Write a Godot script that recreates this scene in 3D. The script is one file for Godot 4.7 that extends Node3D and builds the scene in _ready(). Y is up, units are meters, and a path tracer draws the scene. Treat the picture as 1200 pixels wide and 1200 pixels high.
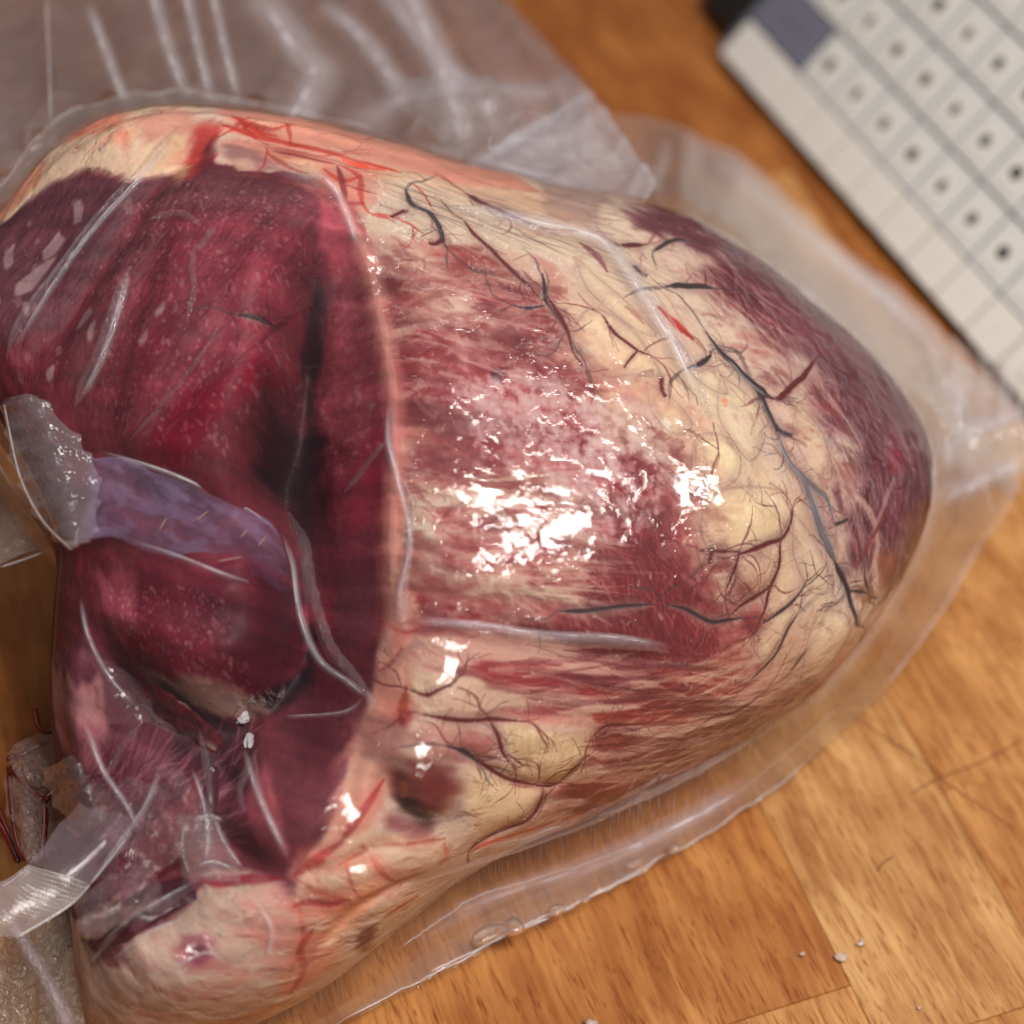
extends Node3D
# A vacuum packed heart on a butcher's block, a scale keypad behind it. Lengths in metres; the heart's own surface is laid out as a flat sheet
# (texture units, 0.2 mm each) on which muscle, fat, blood vessels and relief are painted and from which every point is put back on the solid.

const SHEET := 2048
const SHEET_X := 1080.0
const SHEET_Y := 1010.0
const UNITS := 5.0          # sheet units per mm
const SPREAD := 0.8
const DOME := 58.0          # mm
const FLAT := 0.85
const CENTRE := Vector3(-0.0089, 0.0620, 0.0228)
var face := Vector3(0.20, 0.86, 0.47).normalized()
var along: Vector3
var across: Vector3
# distance of the heart's rim from its middle in mm, every three degrees
var rim := PackedFloat32Array([110.0, 107.7, 107.3, 108.3, 109.6, 111.1, 112.9, 114.8, 116.7, 118.7, 120.7, 122.8, 125.4, 129.1, 134.2, 140.0, 145.9, 151.1, 153.5, 150.8, 144.9, 138.5, 131.9, 124.6, 116.4, 108.0, 100.3, 94.0, 89.4, 85.9, 83.1, 81.1, 79.4, 77.9, 77.0, 76.5, 76.2, 75.9, 75.7, 75.6, 75.6, 75.8, 76.4, 77.4, 78.6, 79.9, 81.4, 83.1, 85.1, 87.2, 89.7, 92.4, 95.1, 97.7, 100.2, 102.8, 105.6, 108.5, 111.4, 114.3, 117.3, 120.4, 123.1, 125.1, 126.3, 126.6, 125.9, 124.6, 122.8, 120.9, 118.8, 116.8, 114.9, 113.3, 112.1, 111.1, 110.1, 109.2, 108.4, 107.6, 106.4, 105.1, 103.7, 102.3, 101.1, 100.3, 99.8, 99.6, 99.6, 100.1, 101.0, 102.0, 103.1, 104.9, 107.6, 110.7, 113.8, 117.3, 121.0, 125.0, 129.3, 133.9, 138.6, 142.8, 146.4, 149.1, 150.2, 150.2, 149.7, 149.1, 148.8, 148.9, 148.4, 146.2, 141.9, 135.5, 128.5, 122.2, 116.9, 113.1])
# the bag's edge: distance and height over the rim plane, every three degrees
var bag_reach := PackedFloat32Array([108, 103, 104, 105, 106, 107, 109, 111, 113, 115, 117, 120, 123, 127, 133, 140, 153, 160, 162, 158, 153, 148, 142, 136, 130, 124, 119, 114, 110, 107, 104, 101, 99, 98, 97, 96, 95, 94, 94, 94, 94, 94, 95, 96, 97, 98, 99, 101, 103, 105, 107, 109, 112, 115, 119, 123, 127, 131, 136, 141, 147, 153, 160, 169, 177, 183, 187, 189, 188, 189, 191, 191, 191, 190, 189, 191, 193, 195, 197, 199, 199, 198, 193, 187, 179, 167, 156, 147, 137, 132, 132, 131, 131, 133, 136, 138, 141, 144, 147, 152, 157, 159, 162, 163, 164, 163, 161, 158, 157, 157, 156, 155, 154, 150, 146, 139, 132, 126, 121, 114])
var bag_rise := PackedFloat32Array([-18, -25, -30, -35, -38, -36, -35, -34, -32, -30, -28, -27, -26, -23, -20, -16, -11, -8, -7, -6, -5, -4, -3, -3, -3, -4, -4, -5, -5, -6, -6, -7, -7, -7, -7, -8, -8, -8, -8, -9, -9, -10, -11, -12, -12, -13, -13, -14, -15, -16, -17, -18, -19, -20, -22, -24, -25, -27, -29, -32, -34, -37, -40, -40, -41, -43, -46, -52, -61, -70, -76, -81, -85, -89, -93, -98, -102, -105, -108, -112, -116, -117, -112, -108, -100, -89, -78, -70, -61, -55, -51, -48, -45, -43, -41, -39, -37, -35, -33, -33, -32, -30, -28, -25, -21, -17, -12, -7, -6, -5, -3, -1, 0, 1, 1, -2, -4, -4, -4, -10])

var cr := PackedFloat32Array()
var cg := PackedFloat32Array()
var cb := PackedFloat32Array()
var ch := PackedFloat32Array()
var nz := PackedFloat32Array()
var nf := PackedFloat32Array()
var relief := PackedFloat32Array()
var film_relief := PackedFloat32Array()
const RG := 512
var rng := RandomNumberGenerator.new()

# ---------------------------------------------------------------- things
func numbered(called: String) -> String:
	var n := called
	var k := 1
	while has_node(NodePath(n)):
		n = "%s_%03d" % [called, k]
		k += 1
	return n

func thing(called: String, label: String, category: String, at := Vector3.ZERO, group := "") -> Node3D:
	var o := Node3D.new()
	o.name = numbered(called)
	add_child(o)
	o.position = at
	o.set_meta("label", label)
	o.set_meta("category", category)
	if group: o.set_meta("group", group)
	return o

func part(called: String, mesh: Mesh, m: Material, parent: Node3D, at := Vector3.ZERO) -> MeshInstance3D:
	var o := MeshInstance3D.new()
	o.name = called
	o.mesh = mesh
	o.material_override = m
	o.position = at
	parent.add_child(o, true)
	return o

func mat(c: Color, rough := 0.5, metal := 0.0) -> StandardMaterial3D:
	var m := StandardMaterial3D.new()
	m.albedo_color = c
	m.roughness = rough
	m.metallic = metal
	return m

func sheet_film(alpha: float, rough := 0.12, tint := Color(0.93, 0.90, 0.90)) -> StandardMaterial3D:
	var m := StandardMaterial3D.new()
	m.transparency = BaseMaterial3D.TRANSPARENCY_ALPHA
	m.albedo_color = Color(tint.r, tint.g, tint.b, alpha)
	m.roughness = rough
	m.cull_mode = BaseMaterial3D.CULL_DISABLED
	m.metallic_specular = 0.5
	return m

func grid_mesh(pos: PackedVector3Array, uv: PackedVector2Array, rows: int, cols: int, wrap := false, smooth := true) -> ArrayMesh:
	# rows x cols points, quads between neighbours; wrap closes the columns
	var nrm := PackedVector3Array()
	nrm.resize(pos.size())
	for r in rows:
		for c in cols:
			var r0: int = maxi(r - 1, 0)
			var r1: int = mini(r + 1, rows - 1)
			var c0: int = c - 1
			var c1: int = c + 1
			if wrap:
				c0 = (c0 + cols - 1) % (cols - 1)
				c1 = c1 % (cols - 1)
				if c1 == 0 and c == cols - 1: c1 = 1
			else:
				c0 = maxi(c0, 0)
				c1 = mini(c1, cols - 1)
			var a: Vector3 = pos[r1 * cols + c] - pos[r0 * cols + c]
			var b: Vector3 = pos[r * cols + c1] - pos[r * cols + c0]
			var n := a.cross(b)
			nrm[r * cols + c] = n.normalized() if n.length_squared() > 1e-20 else Vector3.UP
	for r in [0, rows - 1]:
		# a pole's normal is the mean of its neighbours'
		if pos[r * cols].distance_squared_to(pos[r * cols + cols / 2]) < 1e-14:
			var near: int = 1 if r == 0 else rows - 2
			var sum := Vector3.ZERO
			for c in cols - 1: sum += nrm[near * cols + c]
			for c in cols: nrm[r * cols + c] = sum.normalized()
	var idx := PackedInt32Array()
	idx.resize((rows - 1) * (cols - 1) * 6)
	var k := 0
	for r in rows - 1:
		for c in cols - 1:
			var i := r * cols + c
			idx[k] = i; idx[k + 1] = i + 1; idx[k + 2] = i + cols
			idx[k + 3] = i + 1; idx[k + 4] = i + cols + 1; idx[k + 5] = i + cols
			k += 6
	# front faces run clockwise: flip when the first facet disagrees with the normals
	var flips := 0
	for t in range(0, idx.size(), maxi(3, (idx.size() / 600) * 3)):
		var g := (pos[idx[t + 1]] - pos[idx[t]]).cross(pos[idx[t + 2]] - pos[idx[t]])
		flips += 1 if g.dot(nrm[idx[t]]) > 0.0 else -1
	if flips > 0:
		for t in range(0, idx.size(), 3):
			var s := idx[t + 1]
			idx[t + 1] = idx[t + 2]
			idx[t + 2] = s
	var arr := []
	arr.resize(Mesh.ARRAY_MAX)
	arr[Mesh.ARRAY_VERTEX] = pos
	arr[Mesh.ARRAY_NORMAL] = nrm
	arr[Mesh.ARRAY_TEX_UV] = uv
	arr[Mesh.ARRAY_INDEX] = idx
	var m := ArrayMesh.new()
	m.add_surface_from_arrays(Mesh.PRIMITIVE_TRIANGLES, arr)
	return m

func points3(mm: Array) -> PackedVector3Array:
	var out := PackedVector3Array()
	for i in range(0, mm.size(), 3):
		out.append(Vector3(mm[i], mm[i + 1], mm[i + 2]) * 0.001)
	return out

func points2(v: Array) -> PackedVector2Array:
	var out := PackedVector2Array()
	for i in range(0, v.size(), 2):
		out.append(Vector2(v[i], v[i + 1]))
	return out

func cat(a, b, c, d, t: float):
	return b + 0.5 * t * (c - a + t * (2.0 * a - 5.0 * b + 4.0 * c - d + t * (3.0 * (b - c) + d - a)))

func resample3(p: PackedVector3Array, n: int) -> PackedVector3Array:
	# n points evenly spread over a smooth curve through p
	var fine := PackedVector3Array()
	for i in p.size() - 1:
		for k in 12:
			fine.append(cat(p[maxi(i - 1, 0)], p[i], p[i + 1], p[mini(i + 2, p.size() - 1)], k / 12.0))
	fine.append(p[p.size() - 1])
	var acc := PackedFloat32Array([0.0])
	for i in range(1, fine.size()):
		acc.append(acc[i - 1] + fine[i].distance_to(fine[i - 1]))
	var out := PackedVector3Array()
	var j := 0
	for i in n:
		var want: float = acc[acc.size() - 1] * i / (n - 1)
		while j < fine.size() - 2 and acc[j + 1] < want: j += 1
		var span := maxf(acc[j + 1] - acc[j], 1e-9)
		out.append(fine[j].lerp(fine[j + 1], clampf((want - acc[j]) / span, 0.0, 1.0)))
	return out

func resample2(p: PackedVector2Array, step: float) -> PackedVector2Array:
	var q := PackedVector3Array()
	var length := 0.0
	for i in p.size():
		q.append(Vector3(p[i].x, p[i].y, 0.0))
		if i: length += p[i].distance_to(p[i - 1])
	var out := PackedVector2Array()
	for v in resample3(q, maxi(2, int(length / step) + 1)):
		out.append(Vector2(v.x, v.y))
	return out

func tube(path: PackedVector3Array, r0: float, r1: float, sides := 6, squash := 1.0, taper := true, uneven := 0.0) -> ArrayMesh:
	# a tube along a path, thick in the middle when tapered at both ends
	var n := path.size()
	var pos := PackedVector3Array()
	var uv := PackedVector2Array()
	var up := Vector3.UP
	for i in n:
		var d := (path[mini(i + 1, n - 1)] - path[maxi(i - 1, 0)]).normalized()
		var s := d.cross(up).normalized()
		var u := s.cross(d).normalized()
		var t := float(i) / (n - 1)
		var r := lerpf(r0, r1, t)
		r *= 1.0 + uneven * nz[(i * 4099 + int(r0 * 1e7)) & 1048575]
		if taper: r *= clampf(minf(t, 1.0 - t) * n * 0.4 + 0.15, 0.0, 1.0)
		for k in sides + 1:
			var a := TAU * k / sides
			pos.append(path[i] + s * cos(a) * r + u * sin(a) * r * squash)
			uv.append(Vector2(t * 8.0, float(k) / sides))
	return grid_mesh(pos, uv, n, sides + 1, true)

func rounded_box(size: Vector3, bevel: float, r := 3) -> ArrayMesh:
	# a box with its upper edges rounded over, standing on y = 0
	var pts := []
	var h := size * 0.5
	var ring := func(inset: float, y: float) -> Array:
		var out := []
		var w := h.x - inset
		var d := h.z - inset
		var c := minf(bevel, minf(w, d) * 0.5)
		for q in 4:
			for k in r + 1:
				var a := (q + float(k) / r) * PI / 2.0
				var cx: float = (w - c) * (1.0 if q in [0, 3] else -1.0)
				var cz: float = (d - c) * (1.0 if q in [0, 1] else -1.0)
				out.append(Vector3(cx + cos(a) * c, y, cz + sin(a) * c))
		out.append(out[0])
		return out
	pts.append(ring.call(h.x * 0.98 if h.x < h.z else h.z * 0.98, 0.0))
	pts.append(ring.call(0.0, 0.0))
	pts.append(ring.call(0.0, size.y - bevel))
	for k in range(1, r + 1):
		var a := PI / 2.0 * k / r
		pts.append(ring.call(bevel * (1.0 - cos(a)), size.y - bevel + bevel * sin(a)))
	pts.append(ring.call(minf(h.x, h.z) * 0.98, size.y))
	var st := SurfaceTool.new()
	st.begin(Mesh.PRIMITIVE_TRIANGLES)
	st.set_smooth_group(-1)
	for i in pts.size() - 1:
		for k in pts[i].size() - 1:
			for q in [[i, k], [i + 1, k], [i, k + 1], [i, k + 1], [i + 1, k], [i + 1, k + 1]]:
				var p: Vector3 = pts[q[0]][q[1]]
				st.set_uv(Vector2(p.x, p.z))
				st.add_vertex(p)
	st.generate_normals()
	return st.commit()

# ---------------------------------------------------------------- the heart's surface
func ring_of(table: PackedFloat32Array, phi: float) -> float:
	var f := (phi + PI) / TAU * table.size()
	var i := int(floor(f))
	var t := f - i
	var n := table.size()
	return lerpf(table[posmod(i, n)], table[posmod(i + 1, n)], t)

func bilinear(g: PackedFloat32Array, x: float, y: float) -> float:
	var fx := clampf(x, 0.0, RG - 1.001)
	var fy := clampf(y, 0.0, RG - 1.001)
	var ix := int(fx)
	var iy := int(fy)
	fx -= ix
	fy -= iy
	var i := iy * RG + ix
	return lerpf(lerpf(g[i], g[i + 1], fx), lerpf(g[i + RG], g[i + RG + 1], fx), fy)

func on_solid(phi: float, a: float, lift: Vector3, rel: PackedFloat32Array) -> Vector3:
	# a: 0 at the top of the dome, PI / 2 at the rim, more beneath it; lift.x mm outwards
	var rr := ring_of(rim, phi)
	var t := SPREAD * rr * a * UNITS
	var h := bilinear(rel, (SHEET_X + t * cos(phi)) * 0.25, (SHEET_Y - t * sin(phi)) * 0.25)
	var ca := cos(a)
	var z := DOME * pow(absf(ca), FLAT) * (1.0 if ca > 0.0 else -0.75)
	var fade := clampf((1.75 - a) * 2.5, 0.0, 1.0)
	var r := rr * sin(a) + h * fade * sin(a) * 0.35 + lift.x * sin(a)
	z += h * fade * clampf(ca * 3.0 + 0.25, 0.0, 1.0) + lift.x * ca
	var p := CENTRE + (along * cos(phi) * r + across * sin(phi) * r + face * z) * 0.001
	p.y = maxf(p.y, 0.004 + p.y * 0.05)
	return p

func from_sheet(x: float, y: float, lift := 0.0, film := false) -> Vector3:
	var dx := (x - SHEET_X) / UNITS
	var dy := (SHEET_Y - y) / UNITS
	var phi := atan2(dy, dx)
	return on_solid(phi, sqrt(dx * dx + dy * dy) / (SPREAD * ring_of(rim, phi)), Vector3(lift, 0, 0), film_relief if film else relief)

func sheet_uv(phi: float, a: float) -> Vector2:
	var t := SPREAD * ring_of(rim, phi) * minf(a, 1.75) * UNITS
	return Vector2(SHEET_X + t * cos(phi), SHEET_Y - t * sin(phi)) / SHEET

func lump(s: Array, rx: float, ry: float, deg: float, h: float) -> void:
	var c := Vector2(s[0], s[1]) * 0.25
	rx *= 1.25
	ry *= 1.25
	var m := int(maxf(rx, ry) * 2.2) + 2
	var ca := cos(deg_to_rad(deg))
	var sa := sin(deg_to_rad(deg))
	for y in range(maxi(0, int(c.y) - m), mini(RG, int(c.y) + m)):
		for x in range(maxi(0, int(c.x) - m), mini(RG, int(c.x) + m)):
			var dx := x - c.x
			var dy := y - c.y
			var u := (dx * ca + dy * sa) / rx
			var v := (-dx * sa + dy * ca) / ry
			relief[y * RG + x] += h * exp(-(u * u + v * v))

func groove(s: Array, wl: float, wr: float, depth: float) -> void:
	# wl and wr: half widths in mm left and right of the line as it runs
	var p := resample2(points2(s), 12.0)
	for i in p.size(): p[i] *= 0.25
	wl *= 1.25
	wr *= 1.25
	var m := maxf(wl, wr) * 2.3
	var lo := p[0]
	var hi := p[0]
	for q in p:
		lo = lo.min(q)
		hi = hi.max(q)
	for y in range(maxi(0, int(lo.y - m)), mini(RG, int(hi.y + m))):
		for x in range(maxi(0, int(lo.x - m)), mini(RG, int(hi.x + m))):
			var best := 1e9
			var side := 1.0
			var tt := 0.0
			for i in p.size() - 1:
				var e := p[i + 1] - p[i]
				var w := Vector2(x, y) - p[i]
				var t := clampf(w.dot(e) / e.length_squared(), 0.0, 1.0)
				var d := (w - e * t).length_squared()
				if d < best:
					best = d
					side = e.cross(w)
					tt = (i + t) / (p.size() - 1)
			if best > m * m: continue
			var q := sqrt(best) / (wl if side < 0.0 else wr)
			relief[y * RG + x] -= depth * exp(-q * q) * clampf(minf(tt, 1.0 - tt) * 4.5 + 0.05, 0.0, 1.0)

func blurred(g: PackedFloat32Array, n: int, k: int) -> PackedFloat32Array:
	var im := Image.create_from_data(n, n, false, Image.FORMAT_RF, g.to_byte_array())
	im.resize(n / k, n / k, Image.INTERPOLATE_TRILINEAR if k > 2 else Image.INTERPOLATE_BILINEAR)
	im.resize(n, n, Image.INTERPOLATE_CUBIC)
	return im.get_data().to_float32_array()

# ---------------------------------------------------------------- painting the sheet
func noise_field(freq: float, octaves: int, sd: int) -> PackedFloat32Array:
	var f := FastNoiseLite.new()
	f.seed = sd
	f.frequency = freq
	f.fractal_octaves = octaves
	var b := f.get_seamless_image(1024, 1024, false, false, 0.1, false).get_data()
	var out := PackedFloat32Array()
	out.resize(b.size())
	for i in b.size(): out[i] = b[i] / 127.5 - 1.0
	return out

func fill(s: Array, c: Color, feather := 14.0, wander := 14.0, deg := 0.0, alpha := 1.0, height := 0.0, grain := 0.05, stretch := 0.2) -> void:
	# a patch of colour whose edge wanders along the fibres (deg, in sheet axes)
	var p := points2(s)
	var n := p.size()
	var lo := p[0]
	var hi := p[0]
	for q in p:
		lo = lo.min(q)
		hi = hi.max(q)
	var m := feather + wander * 1.3
	var x0 := maxi(0, int(lo.x - m))
	var y0 := maxi(0, int(lo.y - m))
	var x1 := mini(SHEET - 1, int(hi.x + m))
	var y1 := mini(SHEET - 1, int(hi.y + m))
	if x1 <= x0 or y1 <= y0: return
	var step := 6
	var gw := (x1 - x0) / step + 2
	var gh := (y1 - y0) / step + 2
	var sd := PackedFloat32Array()
	sd.resize(gw * gh)
	for gy in gh:
		for gx in gw:
			var q := Vector2(x0 + gx * step, y0 + gy * step)
			var best := 1e9
			var inside := false
			var j := n - 1
			for i in n:
				var a := p[i]
				var b := p[j]
				var e := b - a
				var w := q - a
				var t := clampf(w.dot(e) / maxf(e.length_squared(), 1e-6), 0.0, 1.0)
				best = minf(best, (w - e * t).length_squared())
				if (a.y > q.y) != (b.y > q.y) and q.x < (b.x - a.x) * (q.y - a.y) / (b.y - a.y) + a.x: inside = not inside
				j = i
			sd[gy * gw + gx] = sqrt(best) * (1.0 if inside else -1.0)
	var ca := cos(deg_to_rad(deg))
	var sa := sin(deg_to_rad(deg))
	var inv := 1.0 / feather
	for y in range(y0, y1):
		var gy := (y - y0) / step
		var fy := float(y - y0) / step - gy
		for x in range(x0, x1):
			var gx := (x - x0) / step
			var fx := float(x - x0) / step - gx
			var k := gy * gw + gx
			var d: float = (sd[k] * (1.0 - fx) + sd[k + 1] * fx) * (1.0 - fy) + (sd[k + gw] * (1.0 - fx) + sd[k + gw + 1] * fx) * fy
			if d < -m: continue
			var u := x * ca + y * sa
			var v := y * ca - x * sa
			var w: float = nz[((int(u * stretch * 2.0) & 1023) << 10) | (int(v * 2.0) & 1023)] + 0.5 * nz[((int(y * 0.7) & 1023) << 10) | (int(x * 0.7) & 1023)]
			var t := clampf((d + w * wander) * inv + 0.5, 0.0, 1.0)
			if t <= 0.0: continue
			var i := y * SHEET + x
			t = t * t * (3.0 - 2.0 * t)
			ch[i] += height * t
			t *= alpha
			var g: float = 1.0 + grain * (w + nf[((y & 1023) << 10) | (x & 1023)])
			cr[i] += (c.r * g - cr[i]) * t
			cg[i] += (c.g * g - cg[i]) * t
			cb[i] += (c.b * g - cb[i]) * t

func rgb(r: int, g: int, b: int) -> Color:
	return Color(r / 255.0, g / 255.0, b / 255.0)

func stroke_points(p: PackedVector2Array, w0: float, w1: float, c: Color, alpha: float, height := 0.0, rough := 0.3) -> void:
	var n := p.size()
	for k in n - 1:
		var a := p[k]
		var e := p[k + 1] - a
		var w := lerpf(w0, w1, float(k) / n) * (1.0 + rough * nz[((int(a.y * 3.0) & 1023) << 10) | (int(a.x * 3.0) & 1023)])
		if n > 4: w *= clampf(minf(k + 0.5, n - 1.5 - k) * 0.22 + 0.25, 0.0, 1.0)
		var el := maxf(e.length_squared(), 1e-6)
		var m := w + 1.5
		for y in range(maxi(0, int(minf(a.y, a.y + e.y) - m)), mini(SHEET, int(maxf(a.y, a.y + e.y) + m) + 1)):
			for x in range(maxi(0, int(minf(a.x, a.x + e.x) - m)), mini(SHEET, int(maxf(a.x, a.x + e.x) + m) + 1)):
				var dx := x - a.x
				var dy := y - a.y
				var t := (dx * e.x + dy * e.y) / el
				if (t < 0.0 and k > 0) or t > 1.0: continue
				t = clampf(t, 0.0, 1.0)
				dx -= e.x * t
				dy -= e.y * t
				var q := 1.0 - sqrt(dx * dx + dy * dy) / maxf(w, 0.6)
				if q <= 0.0: continue
				q = minf(q * 1.8, 1.0)
				var i := y * SHEET + x
				ch[i] += height * q
				q *= alpha
				cr[i] += (c.r - cr[i]) * q
				cg[i] += (c.g - cg[i]) * q
				cb[i] += (c.b - cb[i]) * q

func line(s: Array, w0: float, w1: float, c: Color, alpha := 1.0, height := 0.0) -> void:
	stroke_points(resample2(points2(s), 6.0), w0, w1, c, alpha, height)

func inside(p: PackedVector2Array, q: Vector2) -> bool:
	return Geometry2D.is_point_in_polygon(q, p)

func hairs(s: Array, count: int, deg: float, length: float, w: float, c: Color, alpha: float, spread := 12.0, curl := 25.0, height := 0.0) -> void:
	# fibres scattered over a patch
	var p := points2(s)
	var lo := p[0]
	var hi := p[0]
	for q in p:
		lo = lo.min(q)
		hi = hi.max(q)
	for k in count:
		var q := Vector2(rng.randf_range(lo.x, hi.x), rng.randf_range(lo.y, hi.y))
		if not inside(p, q): continue
		var a := deg_to_rad(deg + rng.randfn(0.0, spread))
		var bend := deg_to_rad(rng.randfn(0.0, curl))
		var l := length * rng.randf_range(0.4, 1.4)
		var pts := PackedVector2Array([q])
		var steps := maxi(2, int(l / 7.0))
		for i in steps:
			a += bend / steps
			q += Vector2(cos(a), sin(a)) * l / steps
			pts.append(q)
		stroke_points(pts, w * rng.randf_range(0.6, 1.3), w * 0.4, c, alpha * rng.randf_range(0.4, 1.0), height, 0.2)

func specks(s: Array, count: int, r0: float, r1: float, c: Color, alpha: float, height := 0.0) -> void:
	var p := points2(s)
	var lo := p[0]
	var hi := p[0]
	for q in p:
		lo = lo.min(q)
		hi = hi.max(q)
	for k in count:
		var q := Vector2(rng.randf_range(lo.x, hi.x), rng.randf_range(lo.y, hi.y))
		if not inside(p, q): continue
		var r := lerpf(r0, r1, pow(rng.randf(), 3.0))
		var e := Vector2(r * rng.randf_range(0.2, 1.4), 0).rotated(rng.randf_range(0.6, 1.8))
		stroke_points(PackedVector2Array([q - e, q, q + e]), r, r, c, alpha * rng.randf_range(0.4, 1.0), height, 0.5)

func shape_heart() -> void:
	relief.resize(RG * RG)
	# the opened chambers on the left: one deep cleft, the cut wall sloping into it from the fat's edge
	groove([883, 720, 871, 765, 866, 826, 864, 881, 859, 934, 839, 982, 850, 1032, 861, 1083, 868, 1141, 862, 1179, 840, 1217, 809, 1254, 793, 1290], 15, 6, 32)
	groove([862, 1174, 822, 1227, 764, 1251, 697, 1241, 631, 1211, 576, 1165], 8, 8, 13)
	groove([794, 1247, 787, 1291, 766, 1338, 722, 1392, 641, 1467], 12, 10, 12)
	groove([846, 999, 809, 1032, 748, 1030, 669, 999, 605, 966], 5, 6, 7)
	lump([804, 1387], 7, 5, 0, -12)
	lump([737, 1138], 22, 16, 10, 4)
	lump([762, 841], 30, 34, 0, 1.5)
	groove([712, 701, 687, 785, 664, 870, 625, 950], 3, 6, 2.5)
	groove([805, 709, 786, 794, 774, 879, 699, 958], 4, 8, 2)
	lump([813, 796], 10, 14, 20, 2.5)
	groove([608, 1113, 695, 1121, 783, 1136, 848, 1129], 3, 4, 2.5)
	lump([774, 931], 12, 7, -40, 2)
	lump([558, 764], 16, 30, -30, -5)
	groove([697, 541, 676, 651, 626, 743, 565, 818, 484, 846], 5, 4, 4)
	lump([867, 1307], 14, 20, 15, 3)
	lump([863, 1282], 8, 12, 10, -6)
	lump([711, 1527], 22, 17, -15, 7)
	lump([566, 1283], 8, 15, 0, 5)
	# fat round the top of the opening
	lump([602, 551], 22, 9, -10, 4)
	lump([774, 533], 30, 4, 5, 3)
	groove([732, 535, 812, 569, 885, 594, 955, 614], 1.5, 1.5, 2)
	lump([709, 586], 6, 7, 0, -3)
	lump([792, 622], 10, 5, 10, -3)
	# the cut wall's raised lip
	groove([885, 670, 910, 717, 928, 784, 942, 853, 952, 915, 955, 999, 952, 1064, 957, 1129, 948, 1170], 2.2, 2.6, -2.4)
	# the outer wall: the fat lobes, the groove of the great vessel, the two ventricles
	lump([1202, 838], 16, 10, 35, 2.5)
	lump([1278, 967], 7, 7, 0, 3.2)
	lump([1298, 1017], 11, 9, 0, 4.2)
	lump([1328, 1071], 7, 7, 0, 2.8)
	lump([1306, 903], 9, 9, 0, 2.2)
	lump([1514, 1131], 7, 12, 35, 2.4)
	lump([1103, 1075], 32, 18, 0, 2)
	groove([1286, 815, 1313, 844, 1342, 874, 1362, 927, 1397, 981, 1432, 1029, 1476, 1066, 1540, 1117], 2.5, 2.5, 1.8)
	groove([1168, 812, 1192, 844, 1241, 873, 1273, 927], 2, 2, 1)
	groove([990, 1140, 1072, 1146, 1161, 1158, 1264, 1171], 1.6, 5, 2)
	lump([1025, 1090], 14, 5, 6, 1.6)
	lump([1012, 1010], 16, 5, 4, 1.2)
	groove([973, 1104, 1037, 1110, 1113, 1117], 1.5, 2, 1)
	groove([956, 992, 1037, 987, 1102, 981], 1.5, 2, 1)
	lump([1110, 1252], 12, 5, 0, 3)
	lump([1134, 1290], 11, 5, 5, 2.8)
	lump([1092, 1349], 11, 7, 15, 3.4)
	groove([992, 1244, 1028, 1266, 1077, 1304, 1141, 1320, 1175, 1282], 1.6, 1.6, 2)
	groove([1130, 1330, 1122, 1361, 1081, 1394, 1046, 1418], 1.5, 1.5, 1.8)
	lump([998, 1197], 8, 4, 0, 1.5)
	lump([1028, 1214], 10, 4, 0, 1.2)
	# the stump of a vessel, low on the front
	lump([991, 1292], 9, 8, 0, 3.5)
	groove([966, 1270, 954, 1302, 973, 1333, 1011, 1354], 2.5, 3, 6)
	lump([952, 1392], 10, 7, -15, 3)
	lump([1003, 1404], 9, 6, -10, 2.5)
	lump([928, 1438], 6, 12, -40, 2.5)
	groove([854, 1403, 905, 1385, 966, 1359], 1.5, 2, 2)
	groove([866, 1529, 919, 1449, 993, 1427], 1.5, 2, 2.5)
	groove([935, 1236, 921, 1279, 908, 1334, 863, 1398], 2, 2, 2)
	# gentle unevenness all over
	for y in RG:
		for x in RG:
			relief[y * RG + x] += 1.1 * nz[((y * 3) & 1023) * 1024 + ((x * 3) & 1023)] + 0.35 * nz[((y * 11) & 1023) * 1024 + ((x * 11) & 1023)]
	relief = blurred(relief, RG, 2)
	film_relief = relief.duplicate()
	for k in [64, 64, 64, 32, 32, 32, 16, 16, 8]:
		var b := blurred(film_relief, RG, k)
		for i in b.size(): film_relief[i] = maxf(relief[i] + 0.1, lerpf(film_relief[i], b[i], 0.88))
	film_relief = blurred(film_relief, RG, 4)
	for i in relief.size(): film_relief[i] = maxf(film_relief[i], relief[i] - 0.2)

const CREAM := Color(0.83, 0.74, 0.61)

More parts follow.
